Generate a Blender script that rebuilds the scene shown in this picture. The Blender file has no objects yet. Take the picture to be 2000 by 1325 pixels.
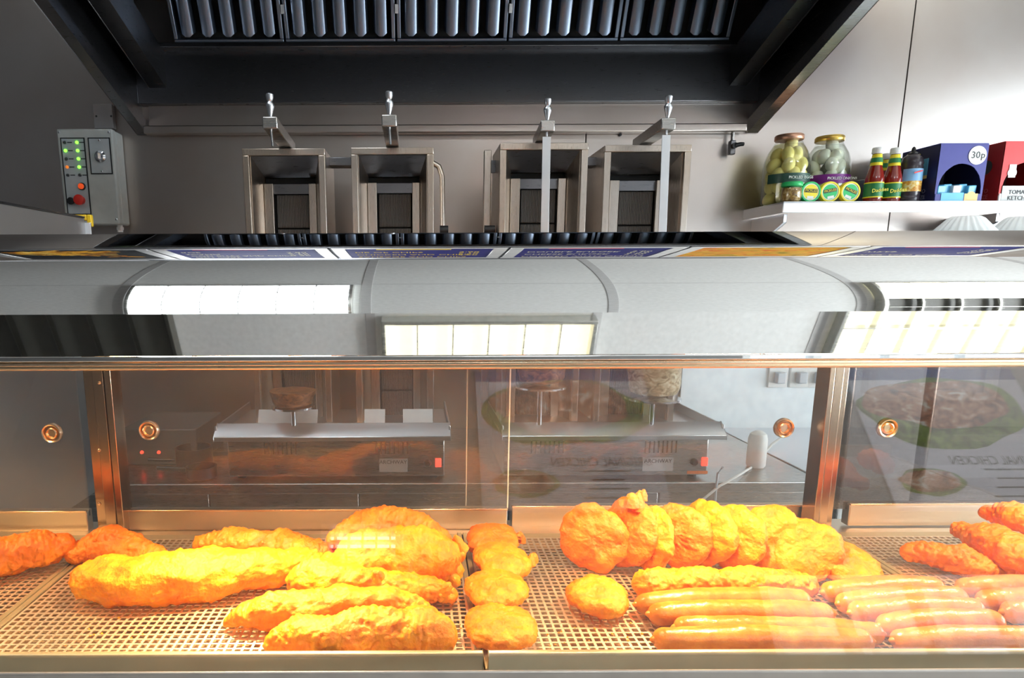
import bpy, bmesh, math, random
from mathutils import Vector, Matrix, noise
random.seed(7)
S = bpy.context.scene
COL = S.collection
D = bpy.data
# ------------------------------------------------------------------ camera, world, exposure
FPX, PCX, PCY = 1250.0, 820.0, 774.0          # focal length and principal point in pixels of 2000x1325
PITCH, ROLL, EYE = math.radians(10.4), 0.004, Vector((0, 0, 1.45))
_F = Vector((0, math.cos(PITCH), -math.sin(PITCH)))
_U0 = Vector((0, math.sin(PITCH), math.cos(PITCH)))
_R0 = Vector((1, 0, 0))
_R = (_R0 * math.cos(ROLL) - _U0 * math.sin(ROLL)).normalized()
_U = (_U0 * math.cos(ROLL) + _R0 * math.sin(ROLL)).normalized()
cd = D.cameras.new('camera'); cam = D.objects.new('camera', cd); COL.objects.link(cam)
cd.sensor_width = 36; cd.lens = FPX / 2000 * 36
cd.shift_x = (1000 - PCX) / 2000; cd.shift_y = (PCY - 662.5) / 2000
cd.clip_start = 0.02; cd.clip_end = 60
M = Matrix((_R, _U, -_F)).transposed().to_4x4(); M.translation = EYE
cam.matrix_world = M
S.camera = cam
S.view_settings.view_transform = 'Standard'; S.view_settings.look = 'None'
S.view_settings.gamma = 1; S.view_settings.use_curve_mapping = False
S.view_settings.exposure = 0.45
w = D.worlds.new('sky'); S.world = w; w.use_nodes = True
w.node_tree.nodes['Background'].inputs[0].default_value = (0.80, 0.90, 1.0, 1)
w.node_tree.nodes['Background'].inputs[1].default_value = 1.6

def area(name, loc, size, power, color, rot=(0, 0, 0)):
    l = D.lights.new(name, 'AREA'); l.shape = 'RECTANGLE'; l.size, l.size_y = size
    l.energy = power; l.color = color
    o = D.objects.new(name, l); COL.objects.link(o); o.location = loc; o.rotation_euler = rot
    return o
# daylight just outside the shop window (faces +y, into the room)
area('window_daylight', (3.1, -2.42, 1.2), (2.3, 1.3), 3, (0.86, 0.93, 1.0), (math.radians(90), 0, 0))
area('fanlight_daylight', (-.35, -2.42, 2.08), (.5, .2), 1.6, (1.0, 0.86, 0.82), (math.radians(90), 0, 0))
# daylight through the tall side window (faces -x) and an added light outside, aimed up to brighten the ceiling
area('side_window_daylight', (4.70, .15, 1.6), (1.96, 3.4), 130, (0.84, 0.92, 1.0), (0, math.radians(90), 0))
area('ceiling_fill', (5.1, .15, .75), (0.9, 3.4), 150, (1.0, .97, .93), (0, math.radians(140), 0))

def ray(px, py):
    return _R * ((px - PCX) / FPX) - _U * ((py - PCY) / FPX) + _F
def P(px, py, y=None, z=None, x=None):
    d = ray(px, py)
    t = (y / d.y) if y is not None else ((z - EYE.z) / d.z if z is not None else x / d.x)
    return EYE + d * t

# ------------------------------------------------------------------ materials
MATS = {}
def newmat(name):
    m = D.materials.new(name); m.use_nodes = True
    nt = m.node_tree; b = nt.nodes['Principled BSDF']
    MATS[name] = m
    return m, nt, b
def node(nt, t, **k):
    n = nt.nodes.new(t)
    for a, v in k.items():
        if a in n.inputs: n.inputs[a].default_value = v
        else: setattr(n, a, v)
    return n
def coords(nt, scale=(1, 1, 1)):
    tc = node(nt, 'ShaderNodeTexCoord'); mp = node(nt, 'ShaderNodeMapping'); mp.inputs['Scale'].default_value = scale
    nt.links.new(tc.outputs['Object'], mp.inputs[0]); return mp.outputs[0]
def ramp(nt, fac, stops):
    r = node(nt, 'ShaderNodeValToRGB'); e = r.color_ramp.elements
    while len(e) < len(stops): e.new(0.5)
    for i, (p, c) in enumerate(stops):
        e[i].position = p; e[i].color = (*c, 1) if len(c) == 3 else c
    nt.links.new(fac, r.inputs[0]); return r.outputs[0]
def plain(name, col, rough=0.5, metal=0.0, bump=0.0, bscale=200, emit=None, estr=1.0, spec=None, var=0.06):
    m, nt, b = newmat(name)
    v = coords(nt)
    n = node(nt, 'ShaderNodeTexNoise', Scale=bscale * 0.12, Detail=4.0); nt.links.new(v, n.inputs[0])
    c = ramp(nt, n.outputs[0], [(0.3, tuple(x * (1 - var) for x in col)), (0.7, tuple(min(1, x * (1 + var)) for x in col))])
    nt.links.new(c, b.inputs['Base Color'])
    b.inputs['Roughness'].default_value = rough; b.inputs['Metallic'].default_value = metal
    if spec is not None: b.inputs['Specular IOR Level'].default_value = spec
    if bump:
        n2 = node(nt, 'ShaderNodeTexNoise', Scale=float(bscale), Detail=3.0); nt.links.new(v, n2.inputs[0])
        bp = node(nt, 'ShaderNodeBump', Strength=bump, Distance=0.002); nt.links.new(n2.outputs[0], bp.inputs['Height'])
        nt.links.new(bp.outputs[0], b.inputs['Normal'])
    if emit:
        b.inputs['Emission Color'].default_value = (*emit, 1); b.inputs['Emission Strength'].default_value = estr
    return m
def steel(name, col, rough, stretch=(3, 3, 120), rv=0.08, bump=0.02, stain=None):
    """brushed stainless: streaky roughness along one axis, faint relief, optional heat stain patches"""
    m, nt, b = newmat(name)
    v = coords(nt, stretch)
    n = node(nt, 'ShaderNodeTexNoise', Scale=9.0, Detail=2.0); nt.links.new(v, n.inputs[0])
    mr = node(nt, 'ShaderNodeMapRange'); nt.links.new(n.outputs[0], mr.inputs[0])
    mr.inputs[1].default_value = .3; mr.inputs[2].default_value = .7
    mr.inputs[3].default_value = max(0.01, rough - rv); mr.inputs[4].default_value = rough + rv
    nt.links.new(mr.outputs[0], b.inputs['Roughness'])
    n2 = node(nt, 'ShaderNodeTexNoise', Scale=2.2, Detail=4.0); nt.links.new(coords(nt), n2.inputs[0])
    c2 = stain if stain else tuple(x * 0.9 for x in col)
    c = ramp(nt, n2.outputs[0], [(0.38, col), (0.68, c2)])
    nt.links.new(c, b.inputs['Base Color'])
    b.inputs['Metallic'].default_value = 1.0
    if bump:
        bp = node(nt, 'ShaderNodeBump', Strength=bump * .35, Distance=0.0003); nt.links.new(n.outputs[0], bp.inputs['Height'])
        nt.links.new(bp.outputs[0], b.inputs['Normal'])
    return m
def glass(name, tint, base=0.04, haze=0.0, power=1.0, rough=0.0, hazecol=(.8, .8, .8)):
    """thin sheet glass: clear transmission, Fresnel-weighted mirror, a little greasy haze"""
    m = D.materials.new(name); m.use_nodes = True; nt = m.node_tree; nt.nodes.clear()
    out = node(nt, 'ShaderNodeOutputMaterial')
    tr = node(nt, 'ShaderNodeBsdfTransparent'); tr.inputs[0].default_value = (*tint, 1)
    gl = node(nt, 'ShaderNodeBsdfGlossy'); gl.inputs['Roughness'].default_value = rough
    fr = node(nt, 'ShaderNodeFresnel', IOR=1.45)
    ge = node(nt, 'ShaderNodeNewGeometry'); io = node(nt, 'ShaderNodeMath', operation='MULTIPLY_ADD')   # thin sheet: both faces behave as air to glass
    io.inputs[1].default_value = 1 / 1.45 - 1.45; io.inputs[2].default_value = 1.45
    nt.links.new(ge.outputs['Backfacing'], io.inputs[0]); nt.links.new(io.outputs[0], fr.inputs['IOR'])
    ma = node(nt, 'ShaderNodeMath', operation='MULTIPLY_ADD'); ma.inputs[1].default_value = power; ma.inputs[2].default_value = base
    ma.use_clamp = True
    nt.links.new(fr.outputs[0], ma.inputs[0])
    mix = node(nt, 'ShaderNodeMixShader'); nt.links.new(ma.outputs[0], mix.inputs[0])
    nt.links.new(tr.outputs[0], mix.inputs[1]); nt.links.new(gl.outputs[0], mix.inputs[2])
    last = mix.outputs[0]
    if haze:
        df = node(nt, 'ShaderNodeBsdfDiffuse'); df.inputs[0].default_value = (*hazecol, 1)
        v = coords(nt, (1, 1, 1)); n = node(nt, 'ShaderNodeTexNoise', Scale=5.0, Detail=6.0); nt.links.new(v, n.inputs[0])
        mr = node(nt, 'ShaderNodeMapRange'); nt.links.new(n.outputs[0], mr.inputs[0])
        mr.inputs[1].default_value = .35; mr.inputs[2].default_value = .75; mr.inputs[3].default_value = haze * .5; mr.inputs[4].default_value = haze * 1.5
        m2 = node(nt, 'ShaderNodeMixShader'); nt.links.new(mr.outputs[0], m2.inputs[0])
        nt.links.new(last, m2.inputs[1]); nt.links.new(df.outputs[0], m2.inputs[2]); last = m2.outputs[0]
    nt.links.new(last, out.inputs[0]); MATS[name] = m
    return m

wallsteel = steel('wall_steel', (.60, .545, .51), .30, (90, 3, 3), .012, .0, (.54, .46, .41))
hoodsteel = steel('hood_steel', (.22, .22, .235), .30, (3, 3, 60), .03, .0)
filt = steel('filter_steel', (.24, .29, .38), .40, (60, 60, 4), .02, .0)
towersteel = steel('burner_steel', (.62, .555, .50), .28, (160, 160, 3), .008, .0, (.56, .46, .37))
worksteel = steel('work_steel', (.52, .50, .48), .28, (3, 80, 80), .012, .0)
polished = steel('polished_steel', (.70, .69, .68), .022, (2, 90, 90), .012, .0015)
glowrail = steel('lamp_tinted_rail', (.90, .62, .38), .28, (2, 90, 90), .02, .0)  # orange lamp glow on the glass rail, put into its steel colour
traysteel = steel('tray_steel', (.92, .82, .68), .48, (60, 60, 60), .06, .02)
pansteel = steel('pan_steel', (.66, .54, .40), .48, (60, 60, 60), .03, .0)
rimsteel = plain('rim_steel', (.40, .34, .22), .32, .45)
trimsteel = plain('trim_steel', (.40, .365, .33), .30, .4)
_old_rim = steel('lip_steel', (.62, .58, .47), .16, (2, 80, 80), .02, .0)
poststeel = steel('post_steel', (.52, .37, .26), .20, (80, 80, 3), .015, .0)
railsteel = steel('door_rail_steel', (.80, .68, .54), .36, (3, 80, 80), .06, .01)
shelfsteel = steel('shelf_steel', (.78, .79, .82), .30, (3, 80, 80), .015, .0)
chrome = plain('chrome', (.72, .74, .78), .12, 1.0)
brass = plain('warm_metal', (.92, .68, .46), .26, 1.0)
black = plain('black_plastic', (.012, .012, .014), .4)
darkgap = plain('dark_gap', (.008, .008, .008), .8)
whitep = plain('white_plastic', (.80, .80, .78), .45)
boxgrey = plain('control_box_grey', (.50, .52, .50), .42, bump=.05)
ceilmat = plain('ceiling_tile_white', (.84, .85, .84), .85, bump=.06, bscale=300)
tbar = plain('ceiling_bar', (.62, .62, .62), .5)
wallpaint = plain('shop_wall_paint', (.24, .235, .23), .7)
floormat = plain('floor_vinyl', (.58, .55, .52), .4, var=.2, bscale=60)
framewhite = plain('window_frame_white', (.82, .82, .82), .4)
grille = None

# ------------------------------------------------------------------ mesh builder
class MB:
    def __init__(s): s.v, s.f = [], []
    def add(s, vs, fs):
        k = len(s.v); s.v += [tuple(q) for q in vs]; s.f += [tuple(i + k for i in q) for q in fs]; return s
    def box(s, x0, x1, y0, y1, z0, z1):
        x0, x1 = min(x0, x1), max(x0, x1); y0, y1 = min(y0, y1), max(y0, y1); z0, z1 = min(z0, z1), max(z0, z1)
        return s.add([(x0, y0, z0), (x1, y0, z0), (x1, y1, z0), (x0, y1, z0), (x0, y0, z1), (x1, y0, z1), (x1, y1, z1), (x0, y1, z1)],
                     [(0, 3, 2, 1), (4, 5, 6, 7), (0, 1, 5, 4), (1, 2, 6, 5), (2, 3, 7, 6), (3, 0, 4, 7)])
    def obox(s, o, a, b, c):   # oriented box: origin corner and three edge vectors
        o, a, b, c = map(Vector, (o, a, b, c))
        vs = [o, o + a, o + a + b, o + b, o + c, o + a + c, o + a + b + c, o + b + c]
        fs = [(0, 3, 2, 1), (4, 5, 6, 7), (0, 1, 5, 4), (1, 2, 6, 5), (2, 3, 7, 6), (3, 0, 4, 7)]
        if a.cross(b).dot(c) < 0: fs = [tuple(reversed(q)) for q in fs]
        return s.add(vs, fs)
    def prism(s, poly, x0, x1):   # closed polygon of (y,z) extruded along x
        n = len(poly); A = sum(poly[i][0] * poly[(i + 1) % n][1] - poly[(i + 1) % n][0] * poly[i][1] for i in range(n))
        if A < 0: poly = list(reversed(poly))
        vs = [(x0, *q) for q in poly] + [(x1, *q) for q in poly]
        fs = [(i, (i + 1) % n, n + (i + 1) % n, n + i) for i in range(n)]
        fs = [tuple(reversed(q)) for q in fs]
        fs += [tuple(range(n))[::-1][::-1] if False else tuple(reversed(range(n))), tuple(range(n, 2 * n))]
        return s.add(vs, fs)
    def lathe(s, prof, c=(0, 0, 0), axis=(0, 0, 1), n=32, cap=True):
        ax = Vector(axis).normalized(); q = Vector((0, 0, 1)).rotation_difference(ax)
        c = Vector(c); vs = []; fs = []
        for r, h in prof:
            for i in range(n):
                t = 2 * math.pi * i / n
                vs.append(c + q @ Vector((r * math.cos(t), r * math.sin(t), h)))
        m = len(prof)
        for j in range(m - 1):
            for i in range(n):
                i2 = (i + 1) % n
                fs.append((j * n + i, j * n + i2, (j + 1) * n + i2, (j + 1) * n + i))
        if cap:
            fs.append(tuple(reversed(range(n)))); fs.append(tuple((m - 1) * n + i for i in range(n)))
        return s.add(vs, fs)
    def cyl(s, a, b, r, n=20):
        a, b = Vector(a), Vector(b)
        return s.lathe([(r, 0), (r, (b - a).length)], a, b - a, n)
    def tube(s, pts, r, n=10):
        pts = [Vector(p) for p in pts]; vs = []; fs = []
        up = Vector((0, 0, 1))
        for i, p in enumerate(pts):
            t = (pts[min(i + 1, len(pts) - 1)] - pts[max(i - 1, 0)]).normalized()
            a = t.cross(up if abs(t.z) < .95 else Vector((1, 0, 0))).normalized(); b = t.cross(a)
            rr = r[i] if isinstance(r, (list, tuple)) else r
            vs += [p + (a * math.cos(2 * math.pi * k / n) + b * math.sin(2 * math.pi * k / n)) * rr for k in range(n)]
        m = len(pts)
        for j in range(m - 1):
            for k in range(n):
                k2 = (k + 1) % n; fs.append((j * n + k, (j + 1) * n + k, (j + 1) * n + k2, j * n + k2))
        fs.append(tuple(range(n))); fs.append(tuple((m - 1) * n + k for k in reversed(range(n))))
        return s.add(vs, fs)

def catmull(p, n):
    out = []
    q = [p[0]] + list(p) + [p[-1]]
    for i in range(len(p) - 1):
        for k in range(n):
            t = k / n; a, b, c, d = q[i], q[i + 1], q[i + 2], q[i + 3]
            out.append(.5 * ((2 * b) + (c - a) * t + (2 * a - 5 * b + 4 * c - d) * t * t + (3 * b - a - 3 * c + d) * t ** 3))
    out.append(p[-1]); return out
ORG = {}
def prop(o, label=None, cat=None, group=None, kind=None):
    if label: o['label'] = label
    if cat: o['category'] = cat
    if group: o['group'] = group
    if kind: o['kind'] = kind
    return o
def thing(name, loc, label, cat, group=None):
    o = D.objects.new(name, None); COL.objects.link(o); o.location = loc; o.empty_display_size = .05
    ORG[o] = Vector(loc)
    return prop(o, label, cat, group)
def obj(name, mb, mat, parent=None, bev=0, smooth=True, kind=None, label=None, cat=None, group=None, ang=38, bseg=2, base=None):
    me = D.meshes.new(name)
    vs = [Vector(q) for q in mb.v]
    if parent is not None: o0 = ORG[parent]
    else:
        xs = [q.x for q in vs]; ys = [q.y for q in vs]; zs = [q.z for q in vs]
        o0 = Vector(base) if base else Vector(((min(xs) + max(xs)) / 2, (min(ys) + max(ys)) / 2, min(zs)))
    me.from_pydata([q - o0 for q in vs], [], mb.f); me.update()
    if isinstance(mat, (list, tuple)):
        for q in mat: me.materials.append(q)
    else: me.materials.append(mat)
    if smooth:
        me.shade_smooth(); me.set_sharp_from_angle(angle=math.radians(ang))
    o = D.objects.new(name, me); COL.objects.link(o)
    ORG[o] = o0
    if parent is not None: o.parent = parent
    else: o.location = o0
    if bev:
        b = o.modifiers.new('bevel', 'BEVEL'); b.width = bev; b.segments = bseg; b.limit_method = 'ANGLE'; b.harden_normals = False
    return prop(o, label, cat, group, kind)
def text_mb(txt, size, origin, right, up, ext=.0004, align='CENTER', shear=0.0, sx=1.0):
    c = D.curves.new('lettering', 'FONT'); c.body = txt; c.size = size; c.align_x = align; c.align_y = 'CENTER'; c.extrude = ext
    c.shear = shear; c.resolution_u = 2
    o = D.objects.new('lettering', c); COL.objects.link(o)
    dg = bpy.context.evaluated_depsgraph_get(); me = D.meshes.new_from_object(o.evaluated_get(dg))
    right = Vector(right).normalized(); up = Vector(up).normalized(); nrm = right.cross(up)
    origin = Vector(origin)
    mb = MB(); mb.add([origin + right * v.co.x * sx + up * v.co.y + nrm * v.co.z for v in me.vertices], [tuple(p.vertices) for p in me.polygons])
    D.objects.remove(o); D.curves.remove(c); D.meshes.remove(me)
    return mb
X, Z = Vector((1, 0, 0)), Vector((0, 0, 1))

# ================================================================== room shell
RX0, RX1, RY0, RY1, CZ = -2.66, 4.54, -2.25, 2.75, 3.70
obj('floor', MB().box(RX0, RX1, RY0, RY1 + .1, -.06, 0), floormat, kind='structure')
obj('wall_left', MB().box(RX0 - .1, RX0, RY0, RY1 + .1, 0, CZ), plain('left_wall_dark_paint', (.05, .05, .055), .6), kind='structure')
obj('wall_right', MB().box(RX1, RX1 + .1, RY0, -1.6, 0, CZ).box(RX1, RX1 + .1, 1.9, RY1 + .1, 0, CZ).box(RX1, RX1 + .1, -1.6, 1.9, 0, .6).box(RX1, RX1 + .1, -1.6, 1.9, 2.6, CZ), wallpaint, kind='structure', smooth=False)
w3 = obj('window_3', MB().box(RX1, RX1 + .08, -1.6, -1.55, .6, 2.6).box(RX1, RX1 + .08, 1.85, 1.9, .6, 2.6).box(RX1, RX1 + .08, -1.55, 1.85, .6, .65).box(RX1, RX1 + .08, -1.55, 1.85, 2.6, 2.6), framewhite, kind='structure', bev=.003)
for yy in (-.4, .75): obj('mullion', MB().box(RX1 + .01, RX1 + .07, yy - .025, yy + .025, .65, 2.55), framewhite, w3)
obj('pane', MB().box(RX1 + .035, RX1 + .041, -1.56, 1.86, .64, 2.56), glass('window_glass_side', (.96, .98, .98)), w3)
# back wall: carcass with stainless sheets with recessed joints
wb = obj('wall_back', MB().box(RX0, RX1, RY1 + .012, RY1 + .11, 0, CZ), darkgap, kind='structure', smooth=False)
sx_a = P(1762, 225, y=RY1).x
joints = [RX0, P(1145, 250, y=RY1).x - 1.22, P(1145, 250, y=RY1).x, sx_a, sx_a + 1.22, RX1]
for a, b in zip(joints, joints[1:]):
    obj('steel_panel', MB().box(a + .002, b - .002, RY1, RY1 + .012, .0, CZ), wallsteel, wb, bev=.0012)
# front wall (behind the camera) with a big shop window right and a narrow glazed door left
def wall_with_holes(name, y0, y1, holes, mat):
    xs = sorted({RX0, RX1, *[h[0] for h in holes], *[h[1] for h in holes]})
    zs = sorted({0, CZ, *[h[2] for h in holes], *[h[3] for h in holes]})
    mb = MB()
    for a, b in zip(xs, xs[1:]):
        for c, d in zip(zs, zs[1:]):
            if not any(h[0] <= a and b <= h[1] and h[2] <= c and d <= h[3] for h in holes):
                mb.box(a, b, y0, y1, c, d)
    return obj(name, mb, mat, kind='structure', smooth=False)
WIN = [(1.95, 4.25, .55, 1.86), (-.60, -.10, 1.98, 2.18)]
wf = wall_with_holes('wall_front', RY0 - .15, RY0, WIN, wallpaint)
for i, (a, b, c, d) in enumerate(WIN):
    wn = obj('window_%d' % (i + 1), MB().box(a, a + .05, RY0 - .1, RY0, c, d).box(b - .05, b, RY0 - .1, RY0, c, d).box(a, b, RY0 - .1, RY0, c, c + .05).box(a, b, RY0 - .1, RY0, d - .05, d), framewhite, kind='structure', bev=.003)
    n = 5 if i == 0 else 6
    for k in range(1, n):
        xx = a + (b - a) * k / n; hw_ = .025 if i == 0 else .004; obj('mullion', MB().box(xx - hw_, xx + hw_, RY0 - .09, RY0 - .01, c + .05, d - .05), framewhite, wn)
    zt_ = 1.50 if i == 0 else 2.08; ht_ = .025 if i == 0 else .004
    obj('transom', MB().box(a + .05, b - .05, RY0 - .085, RY0 - .015, zt_ - ht_, zt_ + ht_), framewhite, wn)
    obj('pane', MB().box(a + .04, b - .04, RY0 - .06, RY0 - .054, c + .04, d - .04), glass('window_glass_%d' % i, (.96, .98, .98)), wn)

# ceiling: tiles hung in a grid of bars, each tile a part
cl = obj('ceiling', MB().box(RX0, RX1, RY0, RY1, CZ + .03, CZ + .08), darkgap, kind='structure', smooth=False)
TX = [-2.66, -1.46, -.26, .94, 2.14, 3.34, 4.54]
TY = [-2.25, -2.05, -.85, .40, 1.60, 2.75]
TCOLS = []
for a, b in zip(TX, TX[1:]):
    for c, d in zip(TY, TY[1:]):
        obj('ceiling_tile', MB().box(a + .022, b - .022, c + .006, d - .006, CZ, CZ + .02), ceilmat, cl, bev=.003)
for q in TX[1:-1]:
    obj('ceiling_bar', MB().box(q - .026, q + .026, RY0, RY1, CZ - .004, CZ + .012), tbar, cl, bev=.0015)
for q in TY[1:-1]:
    obj('ceiling_bar', MB().box(RX0, RX1, q - .008, q + .008, CZ - .002, CZ + .012), tbar, cl)

louv = plain('louvre_silver', (.62, .62, .58), .25, 1.0)
louvdark = plain('louvre_dark', (.28, .27, .24), .3, 1.0)
def lum(name, x0, x1, y0, y1, col, strength, label, nx=6, ny=4, lit=(1, 1)):
    t = thing(name, ((x0 + x1) / 2, (y0 + y1) / 2, CZ), label, 'ceiling light')
    z0 = CZ - .075
    fm = MB().box(x0, x1, y0, y0 + .02, z0, CZ - .006).box(x0, x1, y1 - .02, y1, z0, CZ - .006).box(x0, x0 + .02, y0 + .02, y1 - .02, z0, CZ - .006).box(x1 - .02, x1, y0 + .02, y1 - .02, z0, CZ - .006)
    obj('frame', fm, louv if strength else louvdark, t, bev=.002)
    ym = y0 + (y1 - y0) * .5
    off = plain(name + '_off_lamp_cover', (.10, .10, .09), .4)
    halves = [(y0 + .02, ym, lit[0]), (ym, y1 - .02, lit[1])]
    for a, b, on in halves:
        e = plain(name + '_tube_glow_%d' % on, (.9, .9, .85), .5, emit=col, estr=strength) if on and strength else off
        obj('diffuser' if on and strength else 'unlit_diffuser', MB().box(x0 + .02, x1 - .02, a, b, CZ - .02, CZ - .012), e, t)
    lm = louv if strength else louvdark
    for k in range(1, nx):
        xx = x0 + (x1 - x0) * k / nx
        obj('louvre_blade', MB().prism([(y0 + .02, z0), (y1 - .02, z0), (y1 - .02, z0 + .04), (y0 + .02, z0 + .04)], xx - .003, xx + .003), lm, t)
    for k in range(1, ny):
        yy = y0 + (y1 - y0) * k / ny
        obj('louvre_blade', MB().box(x0 + .02, x1 - .02, yy - .003, yy + .003, z0 + .001, z0 + .038), lm, t)
    return t
cool, warm = (.86, .94, 1.0), (1.0, .93, .62)
lum('ceiling_light', -1.40, -.32, .50, 1.56, cool, 7, 'lit cool white louvred ceiling light, mirrored at the left of the canopy top')
lum('ceiling_light', -.20, .93, -.84, -.34, warm, 1.25, 'lit warm louvred ceiling light above the camera, mirrored in the middle of the lower facet', ny=2)
lum('ceiling_light', 2.20, 3.30, .50, 1.58, warm, 3.2, 'half lit louvred ceiling light at the right, front row of cells dark', lit=(0, 1))
lum('ceiling_light', 2.20, 3.30, -.62, -.16, warm, 1.4, 'lit warm louvred ceiling light at the right, nearer the shop window', ny=2)
lum('ceiling_light', -2.55, -1.30, -.84, .30, warm, 0, 'unlit dark louvred ceiling light at the far left of the shop', ny=2)
lum('ceiling_light', .40, 1.50, -1.90, -1.45, cool, 16, 'unseen louvred ceiling light added to brighten the left chicken poster', nx=5, ny=2)  # added out of view to light the left poster
lum('ceiling_light', 2.95, 4.05, -1.90, -1.45, cool, 16, 'unseen louvred ceiling light added to brighten the right chicken poster', nx=5, ny=2)  # same added fixture for the right poster, also unseen

# ================================================================== extraction hood
hx0, hx1 = P(278, 230, y=RY1).x, P(1470, 228, y=RY1).x
zb = P(800, 205, y=RY1).z                      # lower rear edge of the hood
zf0, yf0 = 2.30, 2.06                          # front lower edge
HTOP = 2.86
hood = thing('extraction_hood', ((hx0 + hx1) / 2, RY1, zb), 'wide dark stainless extraction hood hanging above the kebab grills', 'extractor hood')
zc0 = P(285, 255, y=RY1).z
for sgn, xx in ((-1, hx0), (1, hx1)):
    t = .004
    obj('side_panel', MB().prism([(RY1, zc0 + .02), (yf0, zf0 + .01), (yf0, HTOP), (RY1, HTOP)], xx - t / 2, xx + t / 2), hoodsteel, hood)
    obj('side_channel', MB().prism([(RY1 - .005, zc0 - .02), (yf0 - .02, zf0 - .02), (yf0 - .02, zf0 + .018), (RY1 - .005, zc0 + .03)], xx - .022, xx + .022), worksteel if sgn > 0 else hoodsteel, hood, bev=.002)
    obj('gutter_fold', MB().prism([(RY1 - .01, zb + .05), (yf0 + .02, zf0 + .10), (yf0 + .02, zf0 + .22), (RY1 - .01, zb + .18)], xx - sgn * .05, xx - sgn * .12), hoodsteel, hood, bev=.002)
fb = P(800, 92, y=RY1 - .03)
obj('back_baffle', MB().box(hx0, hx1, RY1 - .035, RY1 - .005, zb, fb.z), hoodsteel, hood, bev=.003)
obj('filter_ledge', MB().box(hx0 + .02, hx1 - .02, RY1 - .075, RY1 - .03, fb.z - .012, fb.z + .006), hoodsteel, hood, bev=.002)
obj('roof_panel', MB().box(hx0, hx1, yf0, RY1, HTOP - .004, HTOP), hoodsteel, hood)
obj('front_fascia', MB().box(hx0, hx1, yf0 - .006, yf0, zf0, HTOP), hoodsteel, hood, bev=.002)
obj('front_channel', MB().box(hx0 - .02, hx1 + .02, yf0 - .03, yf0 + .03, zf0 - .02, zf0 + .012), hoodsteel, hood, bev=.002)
# baffle filters: five, steep, each a frame with upright vee blades
fl, fr = P(340, 88, y=RY1 - .06).x, P(1425, 82, y=RY1 - .06).x
fw = (fr - fl) / 5
s66 = math.radians(66); fup = Vector((0, -math.cos(s66), math.sin(s66))); fn = Vector((0, -math.sin(s66), -math.cos(s66)))
fo = Vector((0, RY1 - .06, fb.z + .004)); FH = .50
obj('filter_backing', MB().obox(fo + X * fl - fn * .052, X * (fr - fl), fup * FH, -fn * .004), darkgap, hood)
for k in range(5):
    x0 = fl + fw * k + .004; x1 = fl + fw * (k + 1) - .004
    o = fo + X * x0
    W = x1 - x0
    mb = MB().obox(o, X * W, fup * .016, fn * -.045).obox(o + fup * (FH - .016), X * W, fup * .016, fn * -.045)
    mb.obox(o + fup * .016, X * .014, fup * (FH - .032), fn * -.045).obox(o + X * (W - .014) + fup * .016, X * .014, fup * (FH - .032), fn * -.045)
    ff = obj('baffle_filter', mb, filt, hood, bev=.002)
    nb = 5; pw = (W - .028) / nb
    for j in range(nb):
        c = o + X * (.014 + pw * (j + .5)) + fup * .017
        hw = pw * .36; L = FH - .034
        # a rounded trough blade: folded sheet with lit faces
        prof = [(-hw, .030), (-hw * .75, .008), (-hw * .3, .001), (hw * .3, .001), (hw * .75, .008), (hw, .030), (hw * .8, .030), (hw * .6, .012), (0, .006), (-hw * .6, .012), (-hw * .8, .030)]
        vs = [c + X * a - fn * b for a, b in prof] + [c + X * a - fn * b + fup * L for a, b in prof]
        # pointed lower end
        for i in range(len(prof)): vs[i] = vs[i] + fup * (abs(prof[i][0]) / hw * .022)
        n = len(prof)
        m = MB().add(vs, [(i, i + n, (i + 1) % n + n, (i + 1) % n) for i in range(n)] + [tuple(range(n)), tuple(reversed(range(n, 2 * n)))])
        obj('baffle_blade', m, filt, ff)
    if k in (1, 2, 3): obj('filter_clip', MB().obox(o + X * -.006 + fup * .10, X * .012, fup * .03, fn * .006), chrome, ff)

# bright gutter strip and rail on the wall below the hood
zr0, zr1 = P(800, 259, y=RY1 - .05).z, P(800, 243, y=RY1 - .05).z
gut = hood
obj('back_strip', MB().box(hx0 + .03, hx1 - .02, RY1 - .008, RY1 - .0005, zr1, zb), wallsteel, gut, bev=.001)
gx = P(1460, 248, y=RY1 - .05).x
obj('rail', MB().box(hx0 + .02, gx, RY1 - .05, RY1 - .008, zr0, zr1), wallsteel, gut, bev=.004)
# small drain valve hanging from the right end of the rail
vx = P(1432, 280, y=RY1 - .04); vz = lambda py: P(1432, py, y=RY1 - .04).z
val = thing('drain_valve', (vx.x, RY1 - .04, vz(302)), 'small metal drain tap with a black lever under the right end of the rail', 'tap')
obj('pipe', MB().cyl((vx.x, RY1 - .03, vz(275)), (vx.x, RY1 - .03, vz(258)), .007), worksteel, val)
obj('tap_body', MB().box(vx.x - .012, vx.x + .010, RY1 - .045, RY1 - .02, vz(302), vz(274)), hoodsteel, val, bev=.003)
obj('lever', MB().cyl((vx.x, RY1 - .045, vz(286)), (vx.x, RY1 - .062, vz(286)), .011).tube([(vx.x, RY1 - .058, vz(286)), (vx.x + .02, RY1 - .062, vz(284)), (vx.x + .032, RY1 - .062, vz(284))], [.009, .008, .007]), black, val)
pk = P(1211, 264, y=RY1 - .004)
obj('wall_hook', MB().cyl((pk.x, RY1 - .012, pk.z), (pk.x, RY1 - .0005, pk.z), .005), black, label='tiny black wall fixing under the rail between the right towers', cat='hook')

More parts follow.
